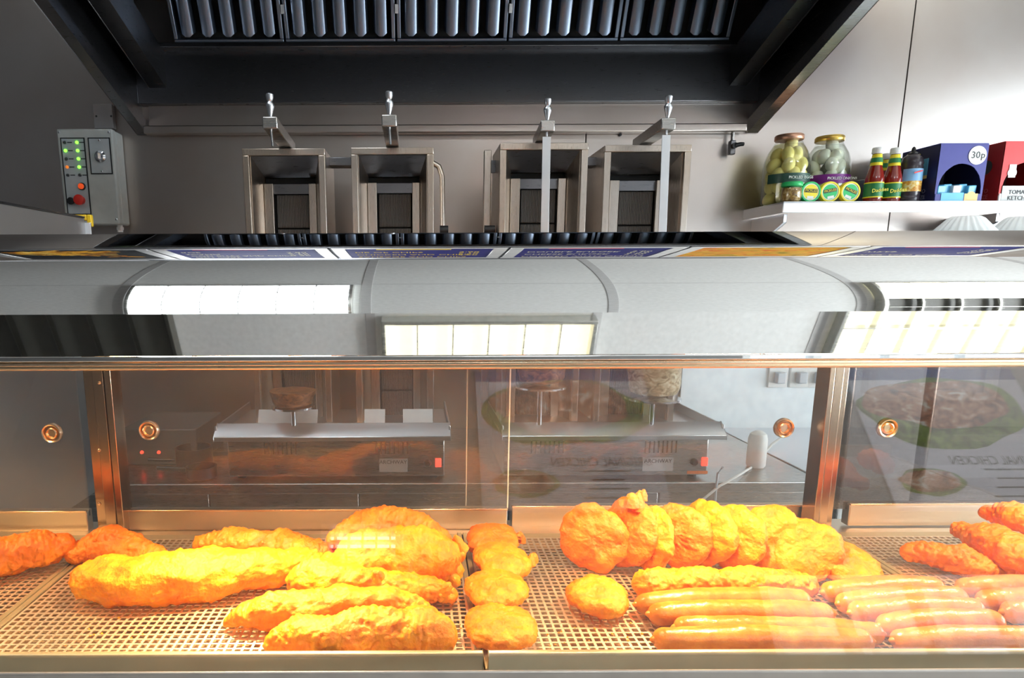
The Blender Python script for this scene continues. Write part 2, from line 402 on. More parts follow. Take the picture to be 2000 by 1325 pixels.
# menu boards fixed on the hood front, seen mirrored in the polished canopy
navy = plain('menu_navy', (.02, .02, .16), .35)
silver = plain('menu_frame_silver', (.72, .70, .70), .3, 1.0)
cream = plain('menu_cream_ink', (.85, .78, .50), .5)
yellow = plain('menu_yellow_ink', (.95, .66, .04), .5)
redink = plain('menu_red_ink', (.8, .05, .05), .5)
def foodprint(name, cols, scale, stretch=(1, 1, 1)):
    m, nt, b = newmat(name)
    v = coords(nt, stretch); n = node(nt, 'ShaderNodeTexNoise', Scale=float(scale), Detail=3.0, Distortion=1.2); nt.links.new(v, n.inputs[0])
    st = [(.30 + .40 * i / (len(cols) - 1), c) for i, c in enumerate(cols)]
    nt.links.new(ramp(nt, n.outputs[0], st), b.inputs['Base Color']); b.inputs['Roughness'].default_value = .3
    return m
chipprint = foodprint('chip_photo_print', [(.03, .015, .01), (.5, .16, .01), (.85, .45, .03), (.95, .75, .25)], 22, (.5, 1, 1.3))
burgprint = foodprint('burger_photo_print', [(.05, .12, .01), (.55, .30, .02), (.85, .45, .03), (.7, .06, .01), (.9, .7, .1)], 12, (.6, 1, 2))
yb = yf0 - .012; bz0, bz1 = 2.325, 2.78
blabels = ['menu board with a photo of chips, leftmost on the hood front', 'navy menu board with cream list, second from the left',
           'navy menu board with bold yellow lettering, centre of the row', 'navy menu board with dense cream lettering, right of centre',
           'menu board with a burger photo, right of the centre', 'navy menu board with a red footer line, rightmost on the hood front']
lines_b = {1: ['FISH CAKE', 'COD BITES AND CHIPS', 'SCAMPI', 'ROE'], 2: ['SAUSAGE AND CHIPS', 'CHICKEN AND CHIPS', 'PIE OF CHIPS'], 3: ['COOKED WITH ONION', 'CHEESE BURGER', 'DOUBLE BURGER'], 5: ['DONER AND CHIPS', 'WRAP']}
for k in range(6):
    cx = (k - 2) * .64; x0, x1 = cx - .315, cx + .315
    t = thing('menu_board', (cx, yb, bz0), blabels[k], 'menu board', 'menu boards along the hood front')
    fm = MB().box(x0, x1, yb - .02, yb, bz0, bz0 + .035).box(x0, x1, yb - .02, yb, bz1 - .035, bz1).box(x0, x0 + .05, yb - .02, yb, bz0 + .035, bz1 - .035).box(x1 - .05, x1, yb - .02, yb, bz0 + .035, bz1 - .035)
    obj('frame', fm, silver, t, bev=.003)
    face = MB().box(x0 + .05, x1 - .05, yb - .012, yb - .002, bz0 + .035, bz1 - .035)
    if k in (0, 4):
        obj('face', face, black if k == 0 else burgprint, t)
        if k == 0:
            pm = MB()
            for q in range(60):
                a = random.uniform(-.2, .2); zz = bz0 + .08 + abs(random.gauss(0, .09)) ; zz = min(zz, bz1 - .1)
                an = random.uniform(-.9, .9); L = random.uniform(.06, .12)
                dv = Vector((math.cos(an) * L, 0, math.sin(an) * L * .5)); nv = Vector((-math.sin(an), 0, math.cos(an))) * .016
                pm.obox((cx + a - dv.x / 2, yb - .0125 - q * .00004, zz), dv, nv, Vector((0, -.0003, 0)))
            obj('printed_chips', pm, chipprint, t, kind='stuff')
    else:
        obj('face', face, navy, t)
        ink = yellow if k == 2 else cream
        ls = lines_b[k]
        for i, l in enumerate(ls):
            zz = bz1 - .08 - i * .30 / len(ls)
            obj('menu_line', text_mb(l, .052 if k != 1 else .045, (x0 + .075, yb - .0125, zz), X, Z, align='LEFT', sx=.85), ink, t)
        obj('price_list', text_mb('4.20\n5.50\n6.10\n3.80', .045, (x1 - .13, yb - .0125, (bz0 + bz1) / 2), X, Z), ink, t)
        if k != 2: obj('footer_line', MB().box(x0 + .14, x1 - .22, yb - .0128, yb - .012, bz0 + .045, bz0 + .06), redink, t)
        else: obj('footer_line', MB().box(x0 + .16, x1 - .2, yb - .0128, yb - .012, bz0 + .045, bz0 + .075), yellow, t)

# ================================================================== control box on the wall
by = RY1 - .10
def box_pt(px, py, y=by): return P(px, py, y=y)
c0 = box_pt(112, 252); c1 = box_pt(172, 437)
bx0, bx1 = box_pt(110, 255).x, box_pt(218, 255).x
bz1_, bz0_ = box_pt(160, 252).z, box_pt(195, 438).z
cb = thing('control_panel', ((bx0 + bx1) / 2, RY1, bz0_), 'pale grey wall control box with indicator lamps, key switch and red button', 'control box')
obj('housing', MB().box(bx0, bx1, by + .03, RY1 - .001, bz0_, bz1_), boxgrey, cb, bev=.008)
obj('lid', MB().box(bx0 - .001, bx1 + .001, by, by + .032, bz0_ - .001, bz1_ + .001), boxgrey, cb, bev=.006)
Wb, Hb = bx1 - bx0, bz1_ - bz0_
bl = lambda u, v: (bx0 + u * Wb, by, bz1_ - v * Hb)   # u right, v down
facegrey = plain('panel_face_blue_grey', (.46, .50, .52), .35)
def rframe(u0, v0, u1, v1, nm):
    a, b = bl(u0, v0), bl(u1, v1)
    pl = obj(nm, MB().box(a[0], b[0], by - .003, by, b[2], a[2]), facegrey, cb, bev=.002)
    t = .004
    obj('panel_outline', MB().box(a[0], b[0], by - .0035, by - .0005, a[2] - t, a[2]).box(a[0], b[0], by - .0035, by - .0005, b[2], b[2] + t).box(a[0], a[0] + t, by - .0035, by - .0005, b[2] + t, a[2] - t).box(b[0] - t, b[0], by - .0035, by - .0005, b[2] + t, a[2] - t), black, pl)
    return pl
pa = rframe(.06, .09, .50, .90, 'lamp_plate'); pb = rframe(.56, .09, .96, .47, 'key_plate')
green = plain('green_lamp', (.1, .9, .05), .3, emit=(.2, 1, .05), estr=2.2); amber = plain('amber_lamp', (.7, .2, .03), .3, emit=(1, .25, .03), estr=.5)
lampoff = plain('lamp_off', (.05, .05, .06), .3)
for i in range(5):
    for j in range(2):
        u, v = (.14 if j == 0 else .36), .14 + i * .085
        m = green if (j == 1 and i < 4) or (j == 0 and i == 1) else (amber if (j == 0 and i == 3) else lampoff)
        q = bl(u, v); obj('indicator_lamp', MB().lathe([(.006, 0), (.006, .003), (.004, .006), (.001, .007)], (q[0], by - .003, q[2]), (0, -1, 0), 12), m, cb)
        obj('lamp_caption', MB().box(q[0] + .009, q[0] + .028, by - .0035, by - .003, q[2] - .002, q[2] + .002), lampoff, cb)
def button(u, v, r, h, m, collar=None):
    q = bl(u, v)
    if collar: obj('button_collar', MB().lathe([(r * 1.3, 0), (r * 1.3, .006), (r * 1.1, .008)], (q[0], by - .003, q[2]), (0, -1, 0), 24), collar, cb)
    return obj('button', MB().lathe([(r * .8, 0), (r * .8, h * .5), (r, h * .6), (r, h * .9), (r * .8, h)], (q[0], by - .003, q[2]), (0, -1, 0), 28), m, cb)
button(.38, .60, .011, .014, plain('orange_red_button', (.85, .12, .02), .35, emit=(1, .1, .02), estr=.35), black)['label'] = 'small orange red button'
button(.34, .745, .020, .026, plain('red_button', (.70, .03, .02), .4))['label'] = 'large red mushroom button'
button(.17, .755, .014, .016, black)['label'] = 'black push button'
q = bl(.77, .29)
obj('key_switch', MB().lathe([(.022, 0), (.022, .008), (.015, .012), (.013, .020)], (q[0], by - .003, q[2]), (0, -1, 0), 28).box(q[0] - .003, q[0] + .003, by - .035, by - .018, q[2] - .011, q[2] + .011), chrome, cb)
for u, v in ((.77, .12), (.77, .44), (.05, .035), (.95, .035), (.95, .95)):
    q = bl(u, v); obj('screw', MB().lathe([(.0045, 0), (.0045, .002), (.003, .003)], (q[0], by - .003 if .1 < v < .5 else by, q[2]), (0, -1, 0), 10), chrome, cb)
q = bl(.85, 1.0); obj('cable_gland', MB().cyl((q[0] + .01, RY1 - .05, bz0_ - .028), (q[0] + .01, RY1 - .05, bz0_ + .002), .011, 12).cyl((q[0] + .01, RY1 - .05, bz0_ - .02), (q[0] + .01, RY1 - .05, bz0_ - .008), .015, 6), whitep, cb)
a, b = P(180, 203, y=RY1 - .03), P(222, 252, y=RY1 - .03)
guardsteel_ = plain('bracket_grey', (.34, .32, .32), .4, .3)
wp = thing('wall_bracket', (a.x, RY1, b.z), 'plain grey metal bracket plate on the wall above the control box', 'bracket')
obj('plate', MB().box(a.x, b.x, RY1 - .03, RY1 - .001, b.z + .002, a.z), guardsteel_, wp, bev=.002)
for px in (188, 217):
    q = P(px, 227, y=RY1 - .03); obj('rivet', MB().lathe([(.004, 0), (.003, .002)], (q.x, RY1 - .03, q.z), (0, -1, 0), 10), black, wp)

# splash guard at the left with its return, yellow handle behind it
gx = P(165, 425, y=2.0).x; gzt = P(165, 427, y=2.0).z
guardsteel = steel('guard_steel', (.62, .62, .63), .42, (3, 90, 3), .02, 0)
sg = thing('splash_guard', (gx, 1.6, .80), 'plain stainless splash guard panel standing at the left of the range', 'splash guard')
obj('side_sheet', MB().box(gx - .006, gx, 1.30, 2.0, .80, gzt), guardsteel, sg, bev=.002)
obj('end_return', MB().box(gx - .006, gx + .016, 2.0, 2.006, .80, gzt - .012), shelfsteel, sg, bev=.001)
obj('top_fold', MB().box(gx - .014, gx + .002, 1.30, 2.0, gzt, gzt + .006), hoodsteel, sg, bev=.002)
q = P(178, 428, y=2.12); yel = plain('yellow_plastic', (.85, .55, .02), .4)
hn = thing('yellow_tap_handle', (q.x, 2.12, q.z - .02), 'bright yellow gas tap handle behind the splash guard, below the control box', 'handle')
obj('lever', MB().box(q.x - .045, q.x - .005, 2.10, 2.115, q.z - .006, q.z + .012).box(q.x - .005, q.x + .010, 2.10, 2.115, q.z - .025, q.z + .012), yel, hn, bev=.003)
obj('pipe', MB().cyl((q.x - .07, 2.14, q.z + .012), (q.x - .07, 2.14, .80), .012), brass, hn)

# ================================================================== kebab grills
# worktop and range below
obj('worktop', MB().box(-1.7, 1.30, 1.98, RY1 - .004, .765, .80), worksteel, bev=.003, label='long stainless kitchen worktop carrying both kebab grills', cat='worktop')
uc = thing('under_counter_cabinet', (-.2, 2.03, 0), 'stainless cabinet run under the grill worktop', 'cabinet')
obj('carcass', MB().box(-1.68, 1.28, 2.03, RY1 - .006, .08, .764), hoodsteel, uc)
for k in range(6):
    x0 = -1.68 + k * .493; dr = obj('door', MB().box(x0 + .003, x0 + .490, 2.012, 2.03, .10, .755), worksteel, uc, bev=.002)
    obj('handle', MB().box(x0 + .20, x0 + .30, 1.995, 2.012, .70, .712), chrome, dr, bev=.002)
mesh_m, nt, b = newmat('burner_gauze')
v = coords(nt, (1, 1, 1)); wv = node(nt, 'ShaderNodeTexWave', Scale=60.0, Distortion=1.5, bands_direction='X'); nt.links.new(v, wv.inputs[0])
nt.links.new(ramp(nt, wv.outputs[0], [(.2, (.03, .025, .022)), (.9, (.16, .15, .14))]), b.inputs['Base Color'])
bp = node(nt, 'ShaderNodeBump', Strength=.6, Distance=.002); nt.links.new(wv.outputs[0], bp.inputs['Height']); nt.links.new(bp.outputs[0], b.inputs['Normal'])
b.inputs['Roughness'].default_value = .6; b.inputs['Metallic'].default_value = .4
finm = plain('finial_metal', (.62, .64, .68), .30, 1.0)
TYF = 2.15  # front plane of the towers
kebabmeat = foodprint('doner_meat', [(.06, .02, .008), (.22, .08, .03), (.38, .16, .06)], 45, (1, 1, 1.6))
chickmeat = foodprint('chicken_meat', [(.22, .14, .06), (.5, .38, .22), (.72, .64, .46)], 40, (1, 1, 1.6))
def tower(parent, pxl, pxr, pyt, arm_px, arm_py, sword_to, side=0, thick=.021):
    x0, x1 = P(pxl, pyt, y=TYF).x, P(pxr, pyt, y=TYF).x
    zt = P((pxl + pxr) / 2, pyt, y=TYF).z
    z0 = .95; dep = .12; iy = TYF + .10
    # tower casing: front frame plus splayed reveal
    T = obj('burner_tower', MB().box(x0, x0 + thick, TYF, TYF + .02, z0, zt - thick).box(x1 - thick, x1, TYF, TYF + .02, z0, zt - thick).box(x0, x1, TYF, TYF + .02, zt - thick, zt)
            .box(x0, x0 + .004, TYF + .02, TYF + .22, z0, zt).box(x1 - .004, x1, TYF + .02, TYF + .22, z0, zt).box(x0, x1, TYF + .02, TYF + .22, zt - .004, zt).box(x0, x1, TYF + .216, TYF + .22, z0, zt), towersteel, parent, bev=.002)
    a0, a1, at = x0 + thick, x1 - thick, zt - thick
    w = x1 - x0
    b0, b1, bt = x0 + w * .17, x1 - w * .17, zt - .075
    mb = MB()
    for (p0, p1) in (((a0, 0), (b0, 0)), ((a1, 0), (b1, 0))):
        vs = [(p0[0], TYF + .018, z0), (p0[0], TYF + .018, at), (p1[0], iy, bt), (p1[0], iy, z0)]
        off = .002 if p0[0] < p1[0] else -.002
        mb.add(vs + [(q[0] + off, q[1], q[2]) for q in vs], [(0, 1, 2, 3), (7, 6, 5, 4), (0, 4, 5, 1), (1, 5, 6, 2), (2, 6, 7, 3), (3, 7, 4, 0)])
    obj('reveal_side', mb, towersteel, T, smooth=False)
    vs = [(a0, TYF + .018, at), (a1, TYF + .018, at), (b1, iy, bt), (b0, iy, bt)]
    obj('reveal_top', MB().add(vs + [(q[0], q[1], q[2] + .002) for q in vs], [(3, 2, 1, 0), (4, 5, 6, 7), (0, 1, 5, 4), (1, 2, 6, 5), (2, 3, 7, 6), (3, 0, 4, 7)]), hoodsteel, T, smooth=False)
    g0, g1 = x0 + w * .285, x1 - w * .265
    obj('side_shield', MB().box(b0, g0, iy - .012, iy + .004, z0, bt - .02), towersteel, T, bev=.002)
    obj('side_shield', MB().box(g1, b1, iy - .012, iy + .004, z0, bt - .02), towersteel, T, bev=.002)
    obj('back_plate', MB().box(b0, b1, iy + .02, iy + .026, z0, bt), darkgap, T)
    zz = bt - .055; k = 0
    while zz > z0 + .05:
        obj('burner_mesh', MB().box(g0 + .006, g1 - .004, iy + .008, iy + .018, zz - .108, zz), mesh_m, T, bev=.002); zz -= .113; k += 1
    obj('burner_cap', MB().box(g0, g1, iy + .004, iy + .02, bt - .052, bt - .02), hoodsteel, T)
    # arm coming forward from the top, with a turned finial and the skewer below
    tip = P(arm_px, arm_py, z=zt + .018)
    cx = (x0 + x1) / 2; back = Vector((cx, TYF + .10, zt + .004)); hw = .021
    d = Vector((tip.x, tip.y, zt + .004)) - back
    ar = obj('motor_arm', MB().obox(back - X * hw, d, X * hw * 2, Vector((0, 0, .032))), worksteel, parent, bev=.003)
    tp = back + d
    fx = tp + Vector((0, .012, .034))
    obj('finial', MB().lathe([(.004, 0), (.005, .003), (.0075, .012), (.0112, .026), (.0118, .031), (.0095, .036), (.0065, .040), (.0085, .044), (.0100, .050), (.0106, .058), (.0080, .0605)], fx, (0, 0, 1), 24), finm, ar)
    if sword_to:
        hb = .0125
        qx = P(sword_to[0], sword_to[1], y=tp.y).x; zb_ = P(sword_to[0], sword_to[1], y=tp.y).z
        lo = Vector((qx, tp.y + .012, zb_)); hi = Vector((tp.x, tp.y + .012, tp.z - .012))
        mb = MB().obox(lo - X * hb, X * 2 * hb, Vector((0, .003, 0)), hi - lo).obox(hi - X * .003, X * .006, Vector((0, .003, 0)), Vector((0, 0, .014)))
        obj('skewer', mb, guardsteel, parent, bev=.001)
    else:
        obj('skewer', MB().cyl(tp + Vector((0, .012, 0)), tp + Vector((.003, .012, -.045)), .0035, 10), chrome, parent)
    return T, x0, x1, zt, tp
platem = plain('name_plate_white', (.50, .50, .50), .4)
def machine(name, pxl, pxr, label, towers, brackets, meats, plates, vents, switch):
    xl, xr = P(pxl, 850, y=1.98).x, P(pxr, 850, y=1.98).x
    t = thing(name, ((xl + xr) / 2, 2.1, .80), label, 'kebab grill', 'twin burner kebab grills on the worktop')
    yF = 2.02
    obj('body', MB().box(xl + .005, xr - .005, yF, 2.36, .812, .958), worksteel, t, bev=.003)
    obj('drip_tray', MB().box(xl - .012, xr + .012, 1.95, 2.37, .959, .966).prism([(1.938, .966), (1.982, 1.000), (1.986, 1.000), (1.944, .964)], xl - .012, xr + .012).prism([(1.938, .966), (1.944, .966), (1.944, .952), (1.938, .952)], xl - .012, xr + .012).box(xl - .012, xr + .012, 1.944, 1.95, .955, .966).box(xl - .012, xl - .006, 1.958, 2.37, .966, .996).box(xr + .006, xr + .012, 1.958, 2.37, .966, .996), shelfsteel, t, bev=.002)
    for xx in (xl + .04, xr - .04):
        for yy in (yF + .03, 2.32): obj('foot', MB().cyl((xx, yy, .8005), (xx, yy, .812), .014), black, t)
    for args in towers: tower(t, *args)
    for px0, px1 in vents:
        n = 8
        for k in range(n):
            q = P(px0 + (px1 - px0) * k / (n - 1), 880, y=yF); obj('vent_slot', MB().box(q.x - .0022, q.x + .0022, yF - .0012, yF, .888, .928), darkgap, t)
    for px0, px1 in plates:
        q, r = P(px0, 895, y=yF), P(px1, 930, y=yF); zz0, zz1 = .826, .872
        pl = obj('name_plate', MB().box(q.x, r.x, yF - .002, yF, zz0, zz1), platem, t, bev=.001)
        obj('lettering', text_mb('ARCHWAY', .018, ((q.x + r.x) / 2, yF - .0022, zz1 - .012), X, Z), lampoff, pl)
    q = P(switch, 900, y=yF)
    led = plain('red_switch_glow', (.6, .02, .02), .3, emit=(1, .05, .03), estr=2.5)
    obj('rocker_switch', MB().box(q.x - .010, q.x + .010, yF - .005, yF, .843, .872), led, t, bev=.002)
    obj('knob', MB().lathe([(.012, 0), (.012, .008), (.008, .014)], (q.x - .035, yF, .857), (0, -1, 0), 20), black, t)
    return t, xl, xr
TW1 = [(472, 634, 290, 527, 241, None), (685, 847, 288, 760, 237, None)]
TW2 = [(977, 1150, 279, 1070, 247, (1063, 560)), (1182, 1352, 283, 1306, 243, (1292, 560))]
k1, a1, a2 = machine('kebab_grill', 432, 872, 'left stainless kebab grill with two burner towers and thin skewers', TW1, None, None, [(740, 796)], [(517, 578), (736, 796)], 856)
k2, b1, b2 = machine('kebab_grill', 985, 1400, 'right stainless kebab grill with two burner towers and long flat skewers', TW2, None, None, [(1255, 1313)], [(1038, 1100), (1260, 1320)], 1376)
# loop handle right of the second tower and upright bracket left of the third, part of each grill
q0 = P(850, 318, y=TYF + .10); q1 = P(866, 345, y=TYF + .10); zlow = P(860, 445, y=TYF + .1).z
obj('loop_bracket', MB().tube([(q0.x - .01, TYF + .1, q0.z), (q0.x + .012, TYF + .1, q0.z - .012), (q1.x - .004, TYF + .1, q1.z), (q1.x, TYF + .1, zlow - .1)], .009, 12), towersteel, k1)
obj('bracket_knob', MB().cyl((q1.x - .012, TYF + .085, zlow - .01), (q1.x + .016, TYF + .085, zlow - .01), .016), black, k1)
q0 = P(952, 295, y=TYF + .12)
obj('side_bracket', MB().box(q0.x - .012, q0.x + .012, TYF + .1, TYF + .13, .96, q0.z), towersteel, k2, bev=.003)
obj('bracket_link', MB().box(q0.x + .012, q0.x + .06, TYF + .12, TYF + .13, q0.z - .07, q0.z - .03), hoodsteel, k2)
obj('bracket_knob', MB().cyl((q0.x - .01, TYF + .085, zlow - .01), (q0.x + .025, TYF + .085, zlow - .01), .016), black, k2)
for k, (mm, g) in enumerate(((k1, (634, 685)), (k2, (1150, 1182)))):
    a, b = P(g[0], 300, y=TYF + .08), P(g[1], 300, y=TYF + .08)
    obj('link_bar', MB().box(a.x - .01, b.x + .01, TYF + .10, TYF + .16, a.z - .035, a.z - .008), hoodsteel, mm, bev=.002)
obj('orange_sticker', MB().box(P(1342, 920, y=2.02).x, P(1382, 920, y=2.02).x, 2.0185, 2.02, .816, .826), plain('orange_sticker_ink', (.85, .22, .06), .5), k2)
def cone(name, px, py_bot, r, h, mat, label, yy):
    c = P(px, py_bot, y=yy); prof = []
    n = 28; rows = 22; vs = []; fs = []
    for j in range(rows + 1):
        v_ = j / rows; rr = r * (.80 + .25 * v_) * (1 if 0 < j < rows else .2)
        if j == 1: rr *= .94
        for i in range(n):
            t = 2 * math.pi * i / n; p = Vector((math.cos(t) * rr, math.sin(t) * rr, v_ * h))
            p += Vector((math.cos(t), math.sin(t), 0)) * noise.noise(p * 38 + Vector((px, 0, 0))) * .008 * (1 if 0 < j < rows else 0)
            vs.append(Vector((c.x, yy, c.z)) + p)
    for j in range(rows):
        for i in range(n): i2 = (i + 1) % n; fs.append((j * n + i, j * n + i2, (j + 1) * n + i2, (j + 1) * n + i))
    fs += [tuple(reversed(range(n))), tuple(rows * n + i for i in range(n))]
    t = thing(name, (c.x, yy, c.z), label, 'kebab meat'); obj('meat', MB().add(vs, fs), mat, t, ang=80)
    obj('base_disc', MB().lathe([(r * .5, -.012), (r * .95, -.008), (r * .95, -.002), (r * .3, 0)], (c.x, yy, c.z), (0, 0, 1), 28), chrome, t)
    obj('spindle', MB().cyl((c.x, yy, .967), (c.x, yy, c.z - .01), .008), chrome, t)
    return t
cone('kebab_meat', 1055, 752, .085, .30, kebabmeat, 'brown doner meat stack seen through the right glass door', 1.98)
cone('kebab_meat', 1275, 775, .090, .30, chickmeat, 'pale chicken meat stack seen through the right glass door', 1.98)
cone('kebab_meat', 572, 792, .070, .05, kebabmeat, 'small remnant of doner meat on the left grill behind glass', 1.98)
cards = plain('white_card', (.66, .68, .68), .6)
for a_, b_, lb in ((505, 620, 'white paper sheet standing behind the small meat remnant'), (712, 752, 'narrow pale paper sheet on the left grill tray'), (787, 845, 'pale paper sheet at the right end of the left grill tray')):
    p0, p1 = P(a_, 822, y=2.06), P(b_, 800, y=2.06)
    obj('paper_sheet', MB().obox((p0.x, 2.04, .9665), Vector((p1.x - p0.x, 0, 0)), Vector((.0, .03, .06)), Vector((0, .001, 0))), cards, label=lb, cat='paper')

# ================================================================== wall shelf and its goods
SY0 = 2.45
sxl = P(1530, 404, y=SY0).x; st = P(1700, 393, y=SY0).z; sb = P(1700, 415, y=SY0).z
sh = thing('wall_shelf', (sxl + .7, RY1, sb), 'bright stainless wall shelf on the right carrying jars, bottles and sauce boxes', 'shelf')
obj('shelf_board', MB().box(sxl, sxl + 1.7, SY0, RY1 - .001, st - .004, st).box(sxl, sxl + 1.7, SY0, SY0 + .003, sb, st - .004).box(sxl, sxl + .003, SY0 + .003, RY1 - .001, sb, st - .004), shelfsteel, sh, bev=.0015)
for px in (1522, 1930):
    q = P(px, 430, y=SY0 + .1); obj('bracket', MB().prism([(RY1 - .002, sb - .13), (RY1 - .002, sb), (SY0 + .06, sb), (SY0 + .06, sb - .03)], q.x - .006, q.x + .006), shelfsteel, sh, bev=.001)
q = P(1730, 425, y=RY1 - .02)
low = obj('lower_shelf', MB().box(P(1905, 430, y=2.5).x, sxl + 1.7, 2.44, RY1 - .001, sb - .07, sb - .045), shelfsteel, bev=.002, label='lower stainless shelf edge at the right frame side, under the shelf', cat='shelf')

def onshelf(px, y): return P(px, 392, y=y).x
def lathe_thing(t, nm, prof, c, mat, n=36, ang=50, **k): return obj(nm, MB().lathe(prof, c, (0, 0, 1), n, **k), mat, t, ang=ang)
jarglass = glass('jar_glass', (.96, .98, .95), .04)
yellowbrine = glass('yellow_brine', (.97, .95, .78), .02)
clearbrine = glass('clear_brine', (.95, .97, .94), .02)
eggm = plain('pickled_egg', (.90, .84, .42), .35); onionm = plain('pickled_onion', (.88, .88, .78), .3)
def bigjar(px, y, contents, brine, lidm, labm, label, txt, seed):
    x = onshelf(px, y); r = .082; H = .262; rnd = random.Random(seed)
    t = thing('pickle_jar', (x, y, st), label, 'jar')
    prof = [(r * .85, 0), (r * .98, .008), (r, .03), (r, .14), (r * .97, .165), (r * .85, .195), (r * .66, .222), (r * .56, .236), (r * .56, .246)]
    lathe_thing(t, 'glass_body', prof, (x, y, st + .0005), jarglass)
    lathe_thing(t, 'brine', [(max(.002, a - .004), h_ + .003) for a, h_ in prof[:-2]], (x, y, st + .001), brine)
    lathe_thing(t, 'lid', [(r * .60, .242), (r * .62, .244), (r * .62, .258), (r * .58, H), (r * .1, H)], (x, y, st), lidm)
    z = .028
    while z < .235:
        rr = .026; ring = r - rr - .006 if z < .16 else (r * .80 - rr - .004 if z < .20 else .012)
        n = 6 if ring > .035 else (4 if ring > .022 else 1)
        for k in range(n):
            an = 2 * math.pi * (k + rnd.random() * .5) / n + z * 20
            c = Vector((x + ring * math.cos(an), y + ring * math.sin(an), st + z + rnd.uniform(-.004, .004)))
            ax = Vector((rnd.uniform(-.6, .6), rnd.uniform(-.6, .6), 1))
            e = [(rr * .85 * math.sin(math.pi * j / 10) + .0005, -rr * math.cos(math.pi * j / 10) * 1.12) for j in range(11)]
            obj('pickled_egg' if contents is eggm else 'pickled_onion', MB().lathe(e, c, ax, 14), contents, t, ang=80)
        z += .040
    a = math.radians(150); n = 22; vs = []; fs = []
    for j, zz in enumerate((.078, .112)):
        for i in range(n + 1):
            th = -math.pi / 2 - a / 2 + a * i / n; vs.append((x + (r + .001) * math.cos(th), y + (r + .001) * math.sin(th), st + zz))
    for i in range(n): fs.append((i, i + 1, n + 2 + i, n + 1 + i))
    lb = obj('paper_label', MB().add(vs, fs), labm, t, ang=80)
    obj('lettering', text_mb(txt, .014, (x + .012, y - r - .0025, st + .095), X, Z), plain('label_ink_%d' % seed, (.75, .78, .72), .5), lb)
    return t
goldlid = plain('gold_lid', (.62, .42, .10), .3, .9); coplid = plain('copper_lid', (.55, .30, .20), .35, .8)
bigjar(1530, 2.60, eggm, yellowbrine, coplid, plain('dark_green_label', (.02, .07, .05), .4), 'tall jar of yellow pickled eggs with a dark green label and copper lid', 'PICKLED EGGS', 3)
bigjar(1608, 2.63, onionm, clearbrine, goldlid, plain('purple_label', (.18, .01, .22), .4), 'tall jar of pale pickled onions with a purple label and gold lid', 'PICKLED ONIONS', 4)
# small jar in front of the egg jar
x = onshelf(1544, 2.49); t = thing('small_jar', (x, 2.49, st), 'small jar of brown pickles with a green lid before the egg jar', 'jar')
lathe_thing(t, 'glass_body', [(.026, 0), (.034, .006), (.036, .03), (.034, .052), (.031, .058)], (x, 2.49, st + .0005), jarglass)
lathe_thing(t, 'contents', [(.024, .002), (.031, .008), (.033, .03), (.031, .050)], (x, 2.49, st + .001), foodprint('brown_pickle', [(.10, .04, .01), (.4, .22, .05), (.65, .5, .25)], 70))
greenp = plain('green_lid_plastic', (.02, .50, .14), .35); yelp = plain('yellow_lid_plastic', (.85, .70, .03), .35)
lathe_thing(t, 'lid', [(.034, .057), (.036, .059), (.036, .070), (.033, .073), (.005, .073)], (x, 2.49, st), greenp)
# three little tubs on their sides, lids to the customer
def tub(px, ring, disc, tilt, label):
    y = 2.50; r = .0385; x = onshelf(px, y - .03); c = Vector((x, y, st + r + .0006))
    t = thing('sauce_tub', (x, y, st), label, 'tub', 'little round tubs lying on the shelf')
    obj('tub_body', MB().lathe([(r * .93, .004), (r * .80, .05), (r * .76, .055)], c, (0, 1, 0), 32), whitep, t)
    obj('rim', MB().lathe([(r, .012), (r, -.002), (r * .94, -.006), (r * .80, -.006), (r * .78, -.002), (r * .78, .006)], c, (0, 1, 0), 36), ring, t)
    obj('white_ring', MB().lathe([(r * .80, 0), (r * .80, -.004), (r * .70, -.004)], c, (0, 1, 0), 36), whitep, t)
    obj('lid_label', MB().lathe([(r * .70, 0), (r * .70, -.0045), (.0005, -.0046)], c, (0, 1, 0), 36), disc, t)
    rt = Vector((math.cos(tilt), 0, math.sin(tilt))); up = Vector((-math.sin(tilt), 0, math.cos(tilt)))
    bnd = MB().obox(c + Vector((0, -.0055, 0)) - rt * r * .62 - up * .002, rt * r * 1.24, up * .013, Vector((0, .0008, 0)))
    obj('black_band', bnd, black, t)
    obj('lettering', text_mb('PICKLES', .0125, c + Vector((0, -.0058, 0)) + up * .0045, rt, up), yelp, t)
    obj('price_tag', MB().obox(c + Vector((0, -.0052, 0)) - rt * .012 - up * .025, rt * .024, up * .010, Vector((0, .0008, 0))), whitep, t)
tub(1590, greenp, yelp, -.04, 'round tub lying on its side with green rim and yellow centre')
tub(1628, yelp, greenp, .18, 'round yellow rimmed tub with green centre, middle of the three tubs')
tub(1668, yelp, greenp, -.38, 'round yellow rimmed tub with green centre and slanting band, beside the bottles')
ketch = plain('ketchup_red', (.22, .012, .006), .12, spec=.8); labg = plain('bottle_label_green', (.02, .20, .06), .4)
